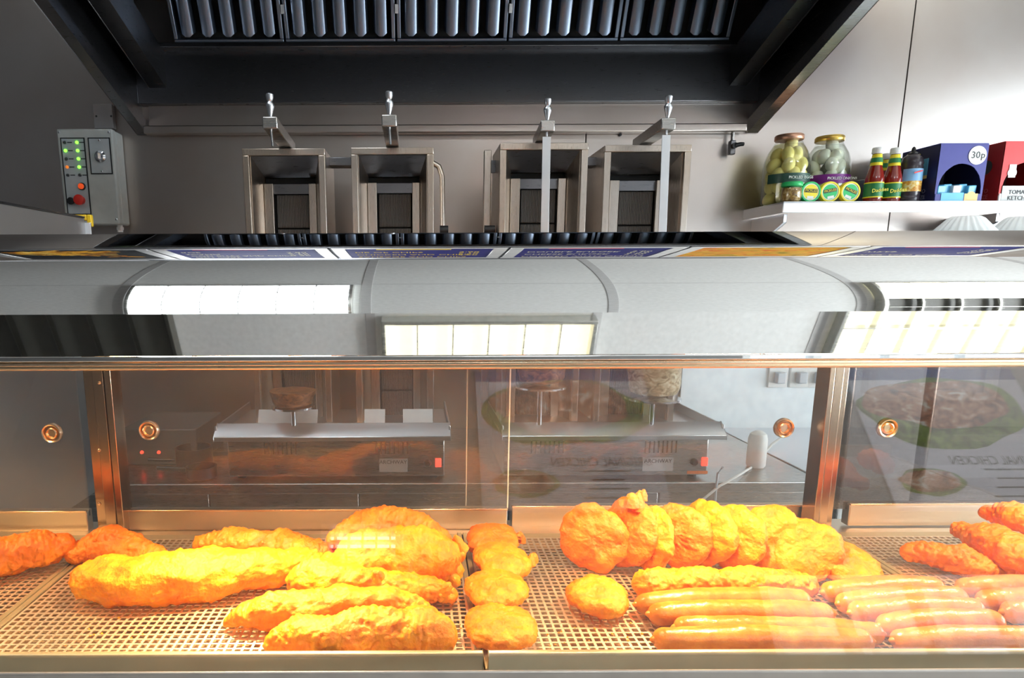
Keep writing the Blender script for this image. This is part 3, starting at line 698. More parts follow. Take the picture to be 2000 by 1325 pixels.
def bottle(px, y, label):
    x = onshelf(px, y); t = thing('sauce_bottle', (x, y, st), label, 'bottle', 'red sauce bottles on the shelf')
    r = .031
    lathe_thing(t, 'glass_body', [(r * .9, 0), (r, .006), (r, .085), (r * .9, .10), (r * .55, .145), (r * .45, .165), (r * .45, .180)], (x, y, st + .0005), ketch)
    lathe_thing(t, 'body_label', [(r + .0006, .020), (r + .0006, .072)], (x, y, st), labg, cap=False)
    lathe_thing(t, 'label_edge', [(r + .001, .070), (r + .001, .074)], (x, y, st), yelp, cap=False)
    lathe_thing(t, 'label_edge', [(r + .001, .018), (r + .001, .022)], (x, y, st), yelp, cap=False)
    lathe_thing(t, 'neck_label', [(r * .66, .135), (r * .50, .176)], (x, y, st), yelp, cap=False)
    lathe_thing(t, 'neck_band', [(r * .66, .146), (r * .585, .163)], (x, y, st), labg, cap=False)
    lathe_thing(t, 'cap', [(r * .52, .178), (r * .60, .181), (r * .60, .196), (r * .54, .200), (.004, .200)], (x, y, st), whitep)
    obj('lettering', text_mb('Daddies', .019, (x + .004, y - r - .002, st + .044), (1, 0, .12), Z), yelp, t)
    return t
bottle(1703, 2.52, 'red ketchup bottle with green label, left one in front'); bottle(1738, 2.53, 'red ketchup bottle with green label, next to the brown sauce bottle')
bottle(1722, 2.64, 'red sauce bottle standing behind the two front ketchup bottles')
x = onshelf(1772, 2.53); t = thing('squeezy_bottle', (x, 2.53, st), 'dark brown sauce squeezy bottle with a blue label beside the boxes', 'bottle')
r = .037
brown = plain('brown_sauce', (.045, .035, .045), .25)
lathe_thing(t, 'bottle_body', [(r * .9, 0), (r, .006), (r, .022), (r * .95, .026), (r, .030), (r, .13), (r * .96, .135), (r, .142), (r * .86, .165), (r * .45, .178)], (x, 2.53, st + .0005), brown)
lathe_thing(t, 'nozzle', [(r * .48, .177), (r * .48, .182), (.008, .187), (.006, .200), (.002, .205)], (x, 2.53, st), black)
def wraplabel(t, x, y, r, z0, z1, a, m, nm='body_label'):
    n = 20; vs = []; fs = []
    for zz in (z0, z1):
        for i in range(n + 1):
            th = -math.pi / 2 - a / 2 + a * i / n; vs.append((x + r * math.cos(th), y + r * math.sin(th), st + zz))
    return obj(nm, MB().add(vs, [(i, i + 1, n + 2 + i, n + 1 + i) for i in range(n)]), m, t, ang=80)
wraplabel(t, x, 2.53, r + .0008, .078, .122, 2.6, plain('pale_blue_label', (.25, .50, .80), .4))
wraplabel(t, x, 2.53, r + .0008, .040, .078, 2.6, foodprint('pie_print', [(.5, .12, .02), (.8, .5, .08), (.9, .8, .5)], 60))
obj('label_script', MB().obox((x - .016, 2.53 - r - .0035, st + .103), (.03, 0, .008), (0, .001, 0), (0, 0, .005)), redink, t)

# corrugated dispenser boxes, torn open at the front
def sbox(name, px0, px1, pyt, y0, m_front, m_side, label, extra):
    x0, x1 = P(px0, 300, y=y0).x, P(px1, 300, y=y0).x; zt = P(px0, pyt, y=y0).z; y1 = y0 + .19
    t = thing(name, ((x0 + x1) / 2, (y0 + y1) / 2, st), label, 'box')
    # front with a torn arch: fan of quads round the arch outline
    W = x1 - x0; H = zt - st
    arch = []
    n = 16
    for i in range(n + 1):
        a = math.pi * (1 - i / n); rag = (.004 * noise.noise(Vector((i * 1.7, px0, 0)))) 
        arch.append((x0 + W * (.5 + .46 * math.cos(a)), st + H * (.10 + .56 * math.sin(a) ** .8) + rag))
    outer = []
    for i in range(n + 1):
        f = i / n
        if f < .25: outer.append((x0, st + H * (f / .25)))
        elif f <= .75: outer.append((x0 + W * (f - .25) / .5, zt))
        else: outer.append((x1, st + H * (1 - (f - .75) / .25)))
    outer[0] = (x0, st + H * .10); outer[-1] = (x1, st + H * .10)
    vs = []; fs = []
    vs += [(q[0], y0, q[1]) for q in arch]
    vs += [(q[0], y0, q[1]) for q in outer]; m_ = n + 1
    vs += [(q[0], y0 + .003, q[1]) for q in arch] + [(q[0], y0 + .003, q[1]) for q in outer]
    for i in range(n):
        fs.append((m_ + i, m_ + i + 1, i + 1, i)); fs.append((2 * m_ + i, 2 * m_ + i + 1, 3 * m_ + i + 1, 3 * m_ + i)); fs.append((i, i + 1, 2 * m_ + i + 1, 2 * m_ + i))
    mb = MB().add(vs, fs)
    obj('front_panel', mb, m_front, t, smooth=False)
    obj('front_lip', MB().box(x0 + .002, x1 - .002, y0 - .002, y0 + .003, st + .001, st + H * .13), extra.get('lip', m_front), t)
    obj('side_panel', MB().box(x0, x0 + .003, y0 + .003, y1, st + .001, zt), m_side, t); obj('side_panel', MB().box(x1 - .003, x1, y0 + .003, y1, st + .001, zt), m_side, t)
    obj('top_panel', MB().box(x0, x1, y0 + .003, y1, zt, zt + .003), m_front, t)
    obj('inside_back', MB().box(x0 + .003, x1 - .003, y1 - .004, y1, st + .001, zt), extra['inside'], t)
    obj('inside_base', MB().box(x0 + .003, x1 - .003, y0 + .003, y1 - .004, st + .001, st + .004), extra['inside'], t)
    return t, x0, x1, y0, y1, zt, W, H
grboard = plain('inner_board', (.20, .19, .19), .8)
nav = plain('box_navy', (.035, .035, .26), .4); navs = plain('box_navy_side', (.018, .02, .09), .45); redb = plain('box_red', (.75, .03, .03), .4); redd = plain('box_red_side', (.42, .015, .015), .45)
cyan = plain('sachet_cyan', (.12, .50, .80), .3); printgold = plain('print_gold', (.80, .60, .22), .4)
t, x0, x1, y0, y1, zt, W, H = sbox('sauce_sachet_box', 1836, 1930, 281, 2.47, nav, navs, 'navy cardboard dispenser box torn open with a white 30p price disc', {'inside': grboard, 'lip': nav})
dc = (x0 + W * .78, y0 - .001, zt - H * .20)
obj('price_disc', MB().lathe([(.033, 0), (.033, .0008), (.001, .0008)], dc, (0, -1, 0), 40), whitep, t)
obj('price_lettering', text_mb('30', .034, (dc[0] - .007, dc[1] - .0012, dc[2]), X, Z), plain('pencil_ink', (.07, .08, .08), .6), t)
obj('price_lettering', text_mb('p', .034, (dc[0] + .020, dc[1] - .0012, dc[2]), X, Z), black, t)
obj('lip_print', MB().box(x0 + W * .13, x0 + W * .60, y0 - .0032, y0 - .002, st + .001, st + H * .15), cyan, t)
obj('lip_emblem', MB().lathe([(.018, 0), (.018, .0008)], (x0 + W * .76, y0 - .002, st + H * .085), (0, -1, 0), 24).box(x0 + W * .62, x0 + W * .90, y0 - .0026, y0 - .002, st + .001, st + H * .135), printgold, t)
obj('side_lettering', text_mb('EASY TO\nSQUEEZE', .022, (x0 - .0006, y0 + .09, st + .032), (0, -1, 0), Z), plain('side_print_grey', (.30, .30, .40), .5), t)
obj('side_print', MB().box(x0 - .0008, x0, y0 + .05, y0 + .085, st + H * .50, st + H * .80), cyan, t)
obj('side_emblem', MB().box(x0 - .0008, x0, y0 + .05, y0 + .085, st + H * .44, st + H * .50), printgold, t)
SL = ['leftmost blue sachet in the torn opening of the navy box', 'second blue sachet from the left in the navy box', 'middle sachet in the navy box, pale instead of blue', 'second sachet from the right in the navy box', 'rightmost blue sachet in the opening of the navy box']
for k in range(5):
    a = x0 + W * (.10 + .16 * k); sm = MB().obox((a, y0 + .012 + .01 * (k % 2), st + .012), (.034, .004, .002), (0, .05, .004), (-.004, -.008, .045 + .006 * (k % 2)))
    so = obj('sauce_sachet', sm, whitep if k == 2 else cyan, label=SL[k], cat='sachet', group='sachets in the navy box', bev=.003)
t, x0, x1, y0, y1, zt, W, H = sbox('sauce_sachet_box', 1962, 2062, 277, 2.47, redb, redd, 'red cardboard ketchup dispenser box at the right end of the shelf', {'inside': grboard, 'lip': whitep})
obj('lip_lettering', text_mb('TOMATO\nKETCHUP', .021, (x0 + W * .42, y0 - .0034, st + H * .10), X, Z), black, t)
obj('white_lip', MB().box(x0 + .01, x1 - .01, y0 - .0026, y0 - .002, st + .001, st + H * .26), cards, t)
obj('side_lettering', text_mb('EASY TO\nSQUEEZE', .022, (x0 - .0006, y0 + .09, st + .032), (0, -1, 0), Z), plain('side_print_red', (.60, .12, .12), .5), t)
obj('front_emblem', MB().lathe([(.017, 0), (.017, .001)], (x0 + W * .20, y0 - .001, st + H * .48), (0, -1, 0), 20).box(x0 + W * .20 - .013, x0 + W * .20 + .013, y0 - .002, y0 - .001, st + H * .40, st + H * .62), whitep, t)
obj('side_emblem', MB().lathe([(.026, 0), (.026, .001)], (x0 - .0002, y0 + .07, st + H * .62), (-1, 0, 0), 24), plain('dark_emblem', (.05, .05, .04), .5), t)
xa, xb = P(1796, 310, y=2.56).x, P(1836, 300, y=2.47).x - .004; za = P(1800, 300, y=2.56).z
t = thing('sauce_box', (xa, 2.6, st), 'dark box with a yellow top corner between squeezy bottle and navy box', 'box')
obj('carton', MB().box(xa, xb, 2.56, 2.73, st + .001, za), navs, t, bev=.002)
obj('yellow_corner', MB().box(xa + .001, xb - .004, 2.5585, 2.56, za - .05, za - .002), yelp, t)
obj('white_print', MB().box(xa + .006, xa + .022, 2.5585, 2.56, st + .07, st + .11), plain('grey_print', (.25, .25, .25), .5), t)
x = P(1685, 350, y=2.67).x
obj('dark_pot', MB().lathe([(.04, 0), (.05, .01), (.052, .085), (.045, .10), (.02, .105)], (x, 2.67, st), (0, 0, 1), 28), plain('dark_pot_plastic', (.04, .05, .07), .4), label='dark pot in the shade behind the tubs and ketchup', cat='pot')

# white pleated moulded dishes near the right end of the canopy, on a stand behind the case
foam = plain('white_foam', (.88, .89, .90), .6)
def pleat(px, pyb, y, s, label):
    c = P(px, pyb, y=y); n = 96; vs = []; fs = []
    prof = [(1.0, 0), (1.0, .05), (.95, .22), (.55, .80), (.42, .90), (.02, .91)]
    for r_, h_ in prof:
        for i in range(n):
            th = 2 * math.pi * i / n
            k = 1 + (.045 * math.cos(th * 24) if .3 < r_ < .98 else 0)
            vs.append((c.x + s * r_ * k * math.cos(th), y + s * .8 * r_ * k * math.sin(th), c.z + s * .74 * h_))
    m_ = len(prof)
    for j in range(m_ - 1):
        for i in range(n): i2 = (i + 1) % n; fs.append((j * n + i, j * n + i2, (j + 1) * n + i2, (j + 1) * n + i))
    fs += [tuple(reversed(range(n))), tuple((m_ - 1) * n + i for i in range(n))]
    obj('pleated_cover', MB().add(vs, fs), foam, label=label, cat='dish cover', group='white pleated covers behind the case', ang=50)
    return c
c1 = pleat(1882, 461, 1.62, .070, 'white pleated cover upside down, left one behind the canopy end')
c2 = pleat(1992, 461, 1.66, .070, 'white pleated cover upside down, right one at the frame edge')
sdg = thing('glass_side_shelf', (1.7, 1.62, 0), 'glass topped stand carrying the white pleated covers', 'stand')
obj('glass_top', MB().box(1.17, 2.1, 1.45, 1.80, c1.z - .012, min(c1.z, c2.z) - .0005), glass('teal_glass', (.55, .80, .78), .10, .25, hazecol=(.45, .70, .70)), sdg, bev=.002)
for xx in (1.2, 2.06):
    for yy in (1.48, 1.76): obj('leg', MB().cyl((xx, yy, 0), (xx, yy, c1.z - .012), .012), worksteel, sdg)

# lower kitchen at the right, seen through the glass: white wall board, sockets, cable, appliances
wx0, wx1 = P(1325, 800, y=2.70).x, 3.2
wz1 = P(1400, 690, y=2.70).z + .25
bw = thing('white_wall_board', (2.0, RY1, .80), 'glossy white wall board behind the right glass door', 'wall board')
obj('board', MB().box(wx0 + .02, wx1, RY1 - .012, RY1 - .001, .50, wz1), plain('white_board', (.86, .92, .97), .25), bw, bev=.002)
for px in (1520, 1562, 1598):
    q = P(px, 735, y=RY1 - .02)
    s_ = thing('socket', (q.x, RY1 - .012, q.z - .04), {1520: 'white wall socket, left of the three behind glass', 1562: 'white wall socket, middle of the three behind glass', 1598: 'white wall socket, right of the three behind glass'}[px], 'socket')
    obj('face_plate', MB().box(q.x - .042, q.x + .042, RY1 - .022, RY1 - .0125, q.z - .05, q.z + .05), whitep, s_, bev=.003)
    obj('plug', MB().box(q.x - .02, q.x + .02, RY1 - .05, RY1 - .022, q.z - .03, q.z + .02), plain('pale_grey_plug_%d' % px, (.55, .58, .62), .4), s_, bev=.006)
cpts = [P(1540, 845, y=2.2), P(1508, 868, y=2.2), P(1470, 912, y=2.15), P(1440, 930, y=1.99), P(1405, 950, y=1.97), P(1378, 972, y=1.97), P(1340, 1000, y=1.97)]
obj('white_cable', MB().tube(cpts, .004, 8), whitep, label='thin white cable hanging in curves behind the right glass door', cat='cable')
cp2 = [P(1412, 912, y=1.98), P(1402, 925, y=1.975), P(1398, 960, y=1.97), P(1395, 1000, y=1.97)]
obj('grey_cable', MB().tube(cp2, .004, 8), plain('grey_cable_pvc', (.55, .62, .68), .4), label='thin grey cable dropping beside the right kebab grill', cat='cable')
q = P(1477, 895, y=2.15); cy = thing('white_canister', (q.x, 2.15, .80), 'upright white rounded canister behind the hanging cable', 'canister')
obj('canister_body', MB().lathe([(.026, 0), (.031, .008), (.031, .10), (.026, .118), (.012, .128), (.003, .130)], (q.x, 2.15, .8005), (0, 0, 1), 28), whitep, cy)
wt = obj('side_worktop', MB().box(1.31, 3.4, 2.02, RY1 - .013, .765, .80), shelfsteel, bev=.003, label='pale stainless worktop at the right, behind the glass door', cat='worktop')
ap = thing('white_appliance', (2.0, 2.05, 0), 'white under counter appliance behind the right glass door', 'appliance')
obj('cabinet', MB().box(1.33, 2.3, 2.06, 2.6, 0.02, .764), whitep, ap, bev=.004)
obj('door', MB().box(1.34, 1.80, 2.04, 2.06, .06, .70), cards, ap, bev=.004); obj('door', MB().box(1.82, 2.29, 2.04, 2.06, .06, .70), cards, ap, bev=.004)
obj('handle', MB().box(1.74, 1.755, 2.02, 2.04, .45, .65), black, ap)
# dark round hobs/pans behind the left door
for px, py, rr, lb in ((372, 905, .062, 'dark round pan behind the left glass door, upper one'), (392, 955, .05, 'dark round pan behind the left glass door, lower one')):
    q = P(px, py + 30, y=2.1 if rr > .055 else 2.02)
    yy = 2.15 if rr > .055 else 2.05
    t = thing('saucepan', (q.x, yy, .8), lb, 'pan')
    obj('pan_body', MB().lathe([(rr * .9, 0), (rr, .006), (rr, .08 if rr > .055 else .04), (rr * .94, .08 if rr > .055 else .04), (rr * .9, .01)], (q.x, yy, .8005), (0, 0, 1), 32), plain('pan_%d' % px, (.06, .045, .05), .3, .5), t)
    obj('handle', MB().tube([(q.x - rr, yy, .83), (q.x - rr - .09, yy - .02, .84)], .007), black, t)
gm = plain('red_pilot_lamp', (.6, .02, .02), .3, emit=(1, .04, .02), estr=3)
gp = thing('range_control', (P(292, 885, y=2.2).x, 2.2, .80), 'low dark range control block with two red pilot lamps behind the left door', 'control block')
q = P(292, 885, y=2.2); obj('block', MB().box(q.x - .10, q.x + .17, 2.2, 2.5, .8005, .93), plain('range_dark', (.10, .095, .085), .4), gp, bev=.004)
for px in (277, 310):
    q = P(px, 884, y=2.198); obj('pilot_lamp', MB().lathe([(.006, 0), (.005, .005)], (q.x, 2.2, q.z), (0, -1, 0), 12), gm, gp)

# ================================================================== heated display case
ZT = .973                                       # top of the perforated racks
def elev(py): return -PITCH - math.atan((py - PCY) / FPX)
AL = [(455, 15.3), (483, 19.9), (505, 25.8), (560, 36.8), (612, 46)]
def alf(py):
    for (a, b), (c, d) in zip(AL, AL[1:]):
        if a <= py <= c: return b + (d - b) * (py - a) / (c - a)
prof = []; y = .833; py = 612.0
while py >= 455:
    e = elev(py); prof.append((y, EYE.z + y * math.tan(e)))
    e2 = elev(py - .5); y += y * (e2 - e) / math.cos(e) ** 2 / (math.tan(math.radians(alf(max(py, 455.01)))) - math.tan(e)); py -= .5
prof = prof[::6] + ([prof[-1]] if (len(prof) - 1) % 6 else [])
yr, zr = prof[-1]
lipz = EYE.z + .80 * math.tan(elev(694))
CX0, CX1 = -1.55, 1.20
case = thing('heated_display_case', (.1, 1.0, .90), 'heated glass display case with polished steel canopy holding the fried food', 'display case')
# canopy shell: facet, curved top, rolled rear edge, underside
poly = [(.80, lipz), (.833, prof[0][1])] + prof[1:] + [(yr + .010, zr + .0005), (1.23, zr - .002), (1.24, zr - .008), (1.24, zr - .045), (.86, 1.392), (.805, lipz + .002)]
n = len(poly); xs = [CX0 + (CX1 - CX0) * i / 40 for i in range(35)] + [CX1 - .16 + .16 * i / 12 for i in range(13)]
xs = sorted(set(xs)); vs = []; fs = []
for x in xs:
    s_ = max(0.0, (x - (CX1 - .16)) / .16); drop = .020 * s_ * s_ * (3 - 2 * s_)
    for (a, b) in poly:
        wgt = min(1, max(0, (a - .90) / .13)); vs.append((x, a, b - drop * wgt))
for i in range(len(xs) - 1):
    for j in range(n): j2 = (j + 1) % n; fs.append((i * n + j, i * n + j2, (i + 1) * n + j2, (i + 1) * n + j))
fs = [tuple(reversed(q)) for q in fs]
fs += [tuple(range(n)), tuple(reversed([(len(xs) - 1) * n + j for j in range(n)]))]
cano = obj('canopy', MB().add(vs, fs), polished, case, ang=9)
me = cano.data; bm = bmesh.new(); bm.from_mesh(me); bmesh.ops.recalc_face_normals(bm, faces=bm.faces); bm.to_mesh(me); bm.free()
# bright folded lip and the recessed rail that carries the front glass
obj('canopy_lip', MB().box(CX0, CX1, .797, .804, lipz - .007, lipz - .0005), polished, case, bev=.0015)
obj('glass_rail', MB().box(CX0, CX1, .805, .825, lipz - .019, lipz - .004), glowrail, case, bev=.003)
obj('glass_rail_glow_bead', MB().box(CX0, CX1, .799, .805, lipz - .0125, lipz - .0085), brass, case, bev=.001)  # brass colour stands in for the line of lamp glow under the lip
# sloped front glass
gb = Vector((0, .678, .985)); gt = Vector((0, .812, lipz - .008)); gd = (gt - gb); gnn = Vector((0, -gd.z, gd.y)).normalized()
fg = glass('front_glass', (.98, .985, .98), .0, .004, power=1.5, hazecol=(.9, .9, .9))
obj('front_glass', MB().obox(gb + X * CX0, X * (CX1 - CX0 + .25), gd, gnn * -.006), fg, case)
# rear frame: posts of folded angle
PYR = 1.165
def post(pxa, pxb, flip, screws):
    xa_, xb_ = P(pxa, 860, y=PYR).x, P(pxb, 860, y=PYR).x
    ztop = 1.47; w = xb_ - xa_
    mb = MB()
    prof_ = [(0, .012), (.34, .012), (.40, -.004), (.72, -.004), (.76, .004), (.80, -.010), (1, -.010), (1, .03), (0, .03)]
    if flip: prof_ = [(1 - a, b) for a, b in prof_][::-1]
    m_ = len(prof_)
    vs = [(xa_ + w * a, PYR + b, .955) for a, b in prof_] + [(xa_ + w * a, PYR + b, ztop) for a, b in prof_]
    fs = [(i, (i + 1) % m_, m_ + (i + 1) % m_, m_ + i) for i in range(m_)] + [tuple(reversed(range(m_))), tuple(range(m_, 2 * m_))]
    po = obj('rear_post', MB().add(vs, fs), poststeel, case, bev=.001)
    for py_ in screws:
        q = P((pxa + pxb) / 2 - 6, py_, y=PYR - .004)
        obj('screw', MB().lathe([(.0035, 0), (.003, .002), (.0015, .0028)], (q.x, PYR - .003 if not flip else PYR - .010, q.z), (0, -1, 0), 10), brass, po)
post(168, 232, False, (748, 880, 985)); post(1600, 1652, True, ())
# sliding rear doors
doorglass = glass('door_glass', (.92, .92, .92), .0, .06, power=.9, hazecol=(.6, .55, .52))
def door(pxa, pxb, y, knob, label, py0=995, py1=1035, pxg0=None, pxg1=None, mat=doorglass):
    x0, x1 = P(pxa, 1010, y=y).x, P(pxb, 1010, y=y).x
    z1, z0 = P(800, py0, y=y).z, P(800, py1, y=y).z
    g0, g1 = (P(pxg0, 850, y=y).x if pxg0 else x0), (P(pxg1, 850, y=y).x if pxg1 else x1)
    d = obj('sliding_door', MB().box(g0, g1, y + .004, y + .010, z1 - .012, 1.462), mat, case, label=label)
    obj('bottom_rail', MB().box(x0, x1, y - .004, y + .018, z0, z1), railsteel, d, bev=.002)
    obj('rail_cap', MB().box(x0, x1, y - .006, y + .002, z1 - .002, z1 + .002), brass, d, bev=.0008)
    if pxg0 == 912 or pxg1 == 995:
        e = g0 if pxg0 == 912 else g1
        obj('glass_edge', MB().box(e - .001, e + .001, y + .0035, y + .0105, z1, 1.462), whitep, d)
    if knob:
        k = P(*knob, y=y)
        R_ = .0195
        obj('finger_pull', MB().lathe([(R_, .002), (R_ * .98, -.003), (R_ * .88, -.006), (R_ * .76, -.005), (R_ * .68, .000), (R_ * .62, .000), (R_ * .56, -.005), (R_ * .46, -.006), (R_ * .40, -.001), (.0005, -.001)], (k.x, y + .004, k.z), (0, 1, 0), 40), brass, d)
    return d
door(242, 990, 1.180, (290, 842), 'left sliding glass door with round finger pull', pxg0=216, pxg1=995)
door(999, 1590, 1.205, (1533, 837), 'right sliding glass door overlapping behind the left one', 990, 1030, pxg0=912, pxg1=1602)
door(-420, 172, 1.190, (100, 847), 'far left glass door at the frame edge', 996, 1034)
darkdoor = glass('end_door_dimmed_glass', (.42, .38, .36), .02, .02, power=1.4, hazecol=(.5, .42, .38))  # dark tint puts the dimness behind this door into the glass colour
door(1655, 2330, 1.190, (1735, 837), 'far right glass door with the poster reflection', 988, 1030, pxg0=1640, mat=darkdoor)
obj('rear_sill', MB().box(CX0, CX1 + .35, 1.150, 1.235, .955, .9665), railsteel, case, bev=.002)
obj('rear_sill_step', MB().box(CX0, CX1 + .35, 1.150, 1.172, .9665, .971), railsteel, case, bev=.001)
# base and front fascia of the counter case
rz = P(900, 1276, y=.706).z
cnt = case
obj('counter_body', MB().box(CX0 - .1, CX1 + .5, .660, 1.25, .0, .930), worksteel, cnt)
obj('front_trim', MB().box(CX0 - .1, CX1 + .5, .650, .655, P(900, 1345, y=.65).z, P(900, 1311, y=.652).z), trimsteel, cnt, bev=.003)
obj('well_floor', MB().box(CX0, CX1 + .4, .672, 1.15, .930, .934), hoodsteel, case)
# heat lamps below the canopy
def lamp(x, y, z, watt, spot=150, aim=(0, -.1, -1)):
    hl = obj('heat_lamp', MB().lathe([(.012, .04), (.02, .036), (.030, .012), (.034, 0), (.031, .002), (.026, .014), (.012, .03)], (x, y, z), (0, 0, 1), 28, cap=False), chrome, case)
    bulb = plain('lamp_filament_glass', (.9, .6, .3), .3, emit=(1, .55, .2), estr=6) if 'lamp_filament_glass' not in MATS else MATS['lamp_filament_glass']
    obj('bulb', MB().lathe([(.004, .030), (.010, .022), (.012, .012), (.008, .003), (.001, .001)], (x, y, z), (0, 0, 1), 16), bulb, hl)
    l = D.lights.new('heat_lamp_light', 'SPOT'); l.energy = watt; l.color = (1.0, .64, .30); l.spot_size = math.radians(spot); l.spot_blend = .9; l.shadow_soft_size = .018
    o = D.objects.new('heat_lamp_light', l); COL.objects.link(o); o.location = (x, y, z - .006)
    o.rotation_euler = Vector(aim).to_track_quat('-Z', 'Y').to_euler()
LZ = 1.340
lamp(-.85, .895, LZ, 9, 150, (0, .05, -1)); lamp(-.30, .895, LZ, 20, 115, (0, -.30, -1)); lamp(-.17, .895, LZ, 15, 80, (-.05, -.36, -1)); lamp(.13, .895, LZ, 7, 150, (0, .1, -1)); lamp(.46, .895, LZ, 15, 125, (0, -.20, -1)); lamp(.98, .895, LZ, 10, 150, (0, .05, -1))  # the narrowest spot is an added one, whitening the fish tray front
tubeglow = plain('highlight_tube_glow', (.9, .7, .5), .3, emit=(1.0, .62, .30), estr=70)  # glowing tubes added to give the sausages streak highlights
for a_, b_ in ((-.42, -.12), (.36, .70)):
    ht = obj('highlight_tube', MB().cyl((a_, .868, 1.352), (b_, .868, 1.352), .005, 16), tubeglow, case)
    obj('tube_holder', MB().cyl((a_ - .02, .868, 1.352), (a_, .868, 1.352), .007, 14).cyl((b_, .868, 1.352), (b_ + .02, .868, 1.352), .007, 14), chrome, ht)

# ================================================================== perforated trays
def tray(x0, x1, label, y0=.716, y1=1.148):
    t = thing('food_tray', ((x0 + x1) / 2, (y0 + y1) / 2, .935), label, 'tray', 'perforated serving trays side by side')
    zb_ = .936; zr = rz
    pan = MB().box(x0 + .006, x1 - .006, y0 + .004, y1, zb_ + .004, zb_ + .006)
    pan.box(x0 + .004, x0 + .006, y0, y1, zb_, ZT - .001).box(x1 - .006, x1 - .004, y0, y1, zb_, ZT - .001).box(x0 + .006, x1 - .006, y1 - .002, y1, zb_, ZT - .001)
    obj('pan', pan, pansteel, t)
    # front rim with rolled top edge, rounded ends
    rim = [(y0 - .010, zr - .034), (y0 - .011, zr - .004), (y0 - .009, zr - .001), (y0 - .004, zr), (y0 - .001, zr - .002), (y0 - .001, zb_), (y0 - .003, zb_), (y0 - .004, zr - .035)]
    obj('front_rim', MB().prism(rim, x0 + .003, x1 - .003), rimsteel, t, bev=.0015)
    obj('side_rim', MB().box(x0 + .001, x0 + .009, y0, y1, ZT - .001, ZT + .003), rimsteel, t, bev=.001); obj('side_rim', MB().box(x1 - .009, x1 - .001, y0, y1, ZT - .001, ZT + .003), rimsteel, t, bev=.001)
    obj('back_border', MB().box(x0 + .009, x1 - .009, y1 - .020, y1, ZT - .0015, ZT), rimsteel, t)
    # rack: real bars around square holes
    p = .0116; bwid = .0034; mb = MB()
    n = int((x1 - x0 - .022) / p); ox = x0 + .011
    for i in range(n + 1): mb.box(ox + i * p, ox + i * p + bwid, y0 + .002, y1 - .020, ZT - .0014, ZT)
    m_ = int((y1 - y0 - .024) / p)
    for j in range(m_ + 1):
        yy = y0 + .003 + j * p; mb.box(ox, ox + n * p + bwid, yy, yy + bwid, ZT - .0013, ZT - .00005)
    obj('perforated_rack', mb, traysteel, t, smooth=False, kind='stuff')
    return t
XL, XM, XR = P(150, 1095, z=ZT).x, P(941, 1276, z=ZT).x, P(1700, 1090, z=ZT).x
tray(XL - .72, XL, 'perforated steel tray at the far left, cut by the frame')
tray(XL, XM, 'perforated steel tray under the battered fish'); tray(XM, XR, 'perforated steel tray under fishcakes and sausages')
tray(XR, XR + .5, 'perforated steel tray at the far right behind the reflection')

# ================================================================== food
def foodmat(name, a, b, c, rough=.42, bump=.5, sc=90, sss=.25):
    m, nt, bs = newmat(name)
    v = coords(nt)
    n = node(nt, 'ShaderNodeTexNoise', Scale=28.0, Detail=5.0, Roughness=.6); nt.links.new(v, n.inputs[0])
    nt.links.new(ramp(nt, n.outputs[0], [(.28, a), (.52, b), (.75, c)]), bs.inputs['Base Color'])
    n2 = node(nt, 'ShaderNodeTexNoise', Scale=float(sc), Detail=6.0, Roughness=.65); nt.links.new(v, n2.inputs[0])
    n3 = node(nt, 'ShaderNodeTexVoronoi', Scale=float(sc) * 2.2); nt.links.new(v, n3.inputs[0])
    ad = node(nt, 'ShaderNodeMath', operation='MULTIPLY_ADD'); ad.inputs[1].default_value = .35; nt.links.new(n3.outputs[0], ad.inputs[0]); nt.links.new(n2.outputs[0], ad.inputs[2])
    bp = node(nt, 'ShaderNodeBump', Strength=min(1, bump * 1.5), Distance=.0035); nt.links.new(ad.outputs[0], bp.inputs['Height']); nt.links.new(bp.outputs[0], bs.inputs['Normal'])
    bs.inputs['Roughness'].default_value = rough
    bs.inputs['Subsurface Weight'].default_value = sss; bs.inputs['Subsurface Radius'].default_value = (1, .4, .1); bs.inputs['Subsurface Scale'].default_value = .006
    return m
batter = foodmat('golden_batter', (.82, .17, .004), (.96, .32, .007), (1.0, .48, .02))
batter2 = foodmat('golden_batter_deep', (.72, .13, .007), (.88, .23, .012), (.95, .34, .022))
saus = foodmat('sausage_skin', (.42, .10, .010), (.64, .21, .024), (.80, .34, .05), rough=.20, bump=.12, sc=160, sss=.05)

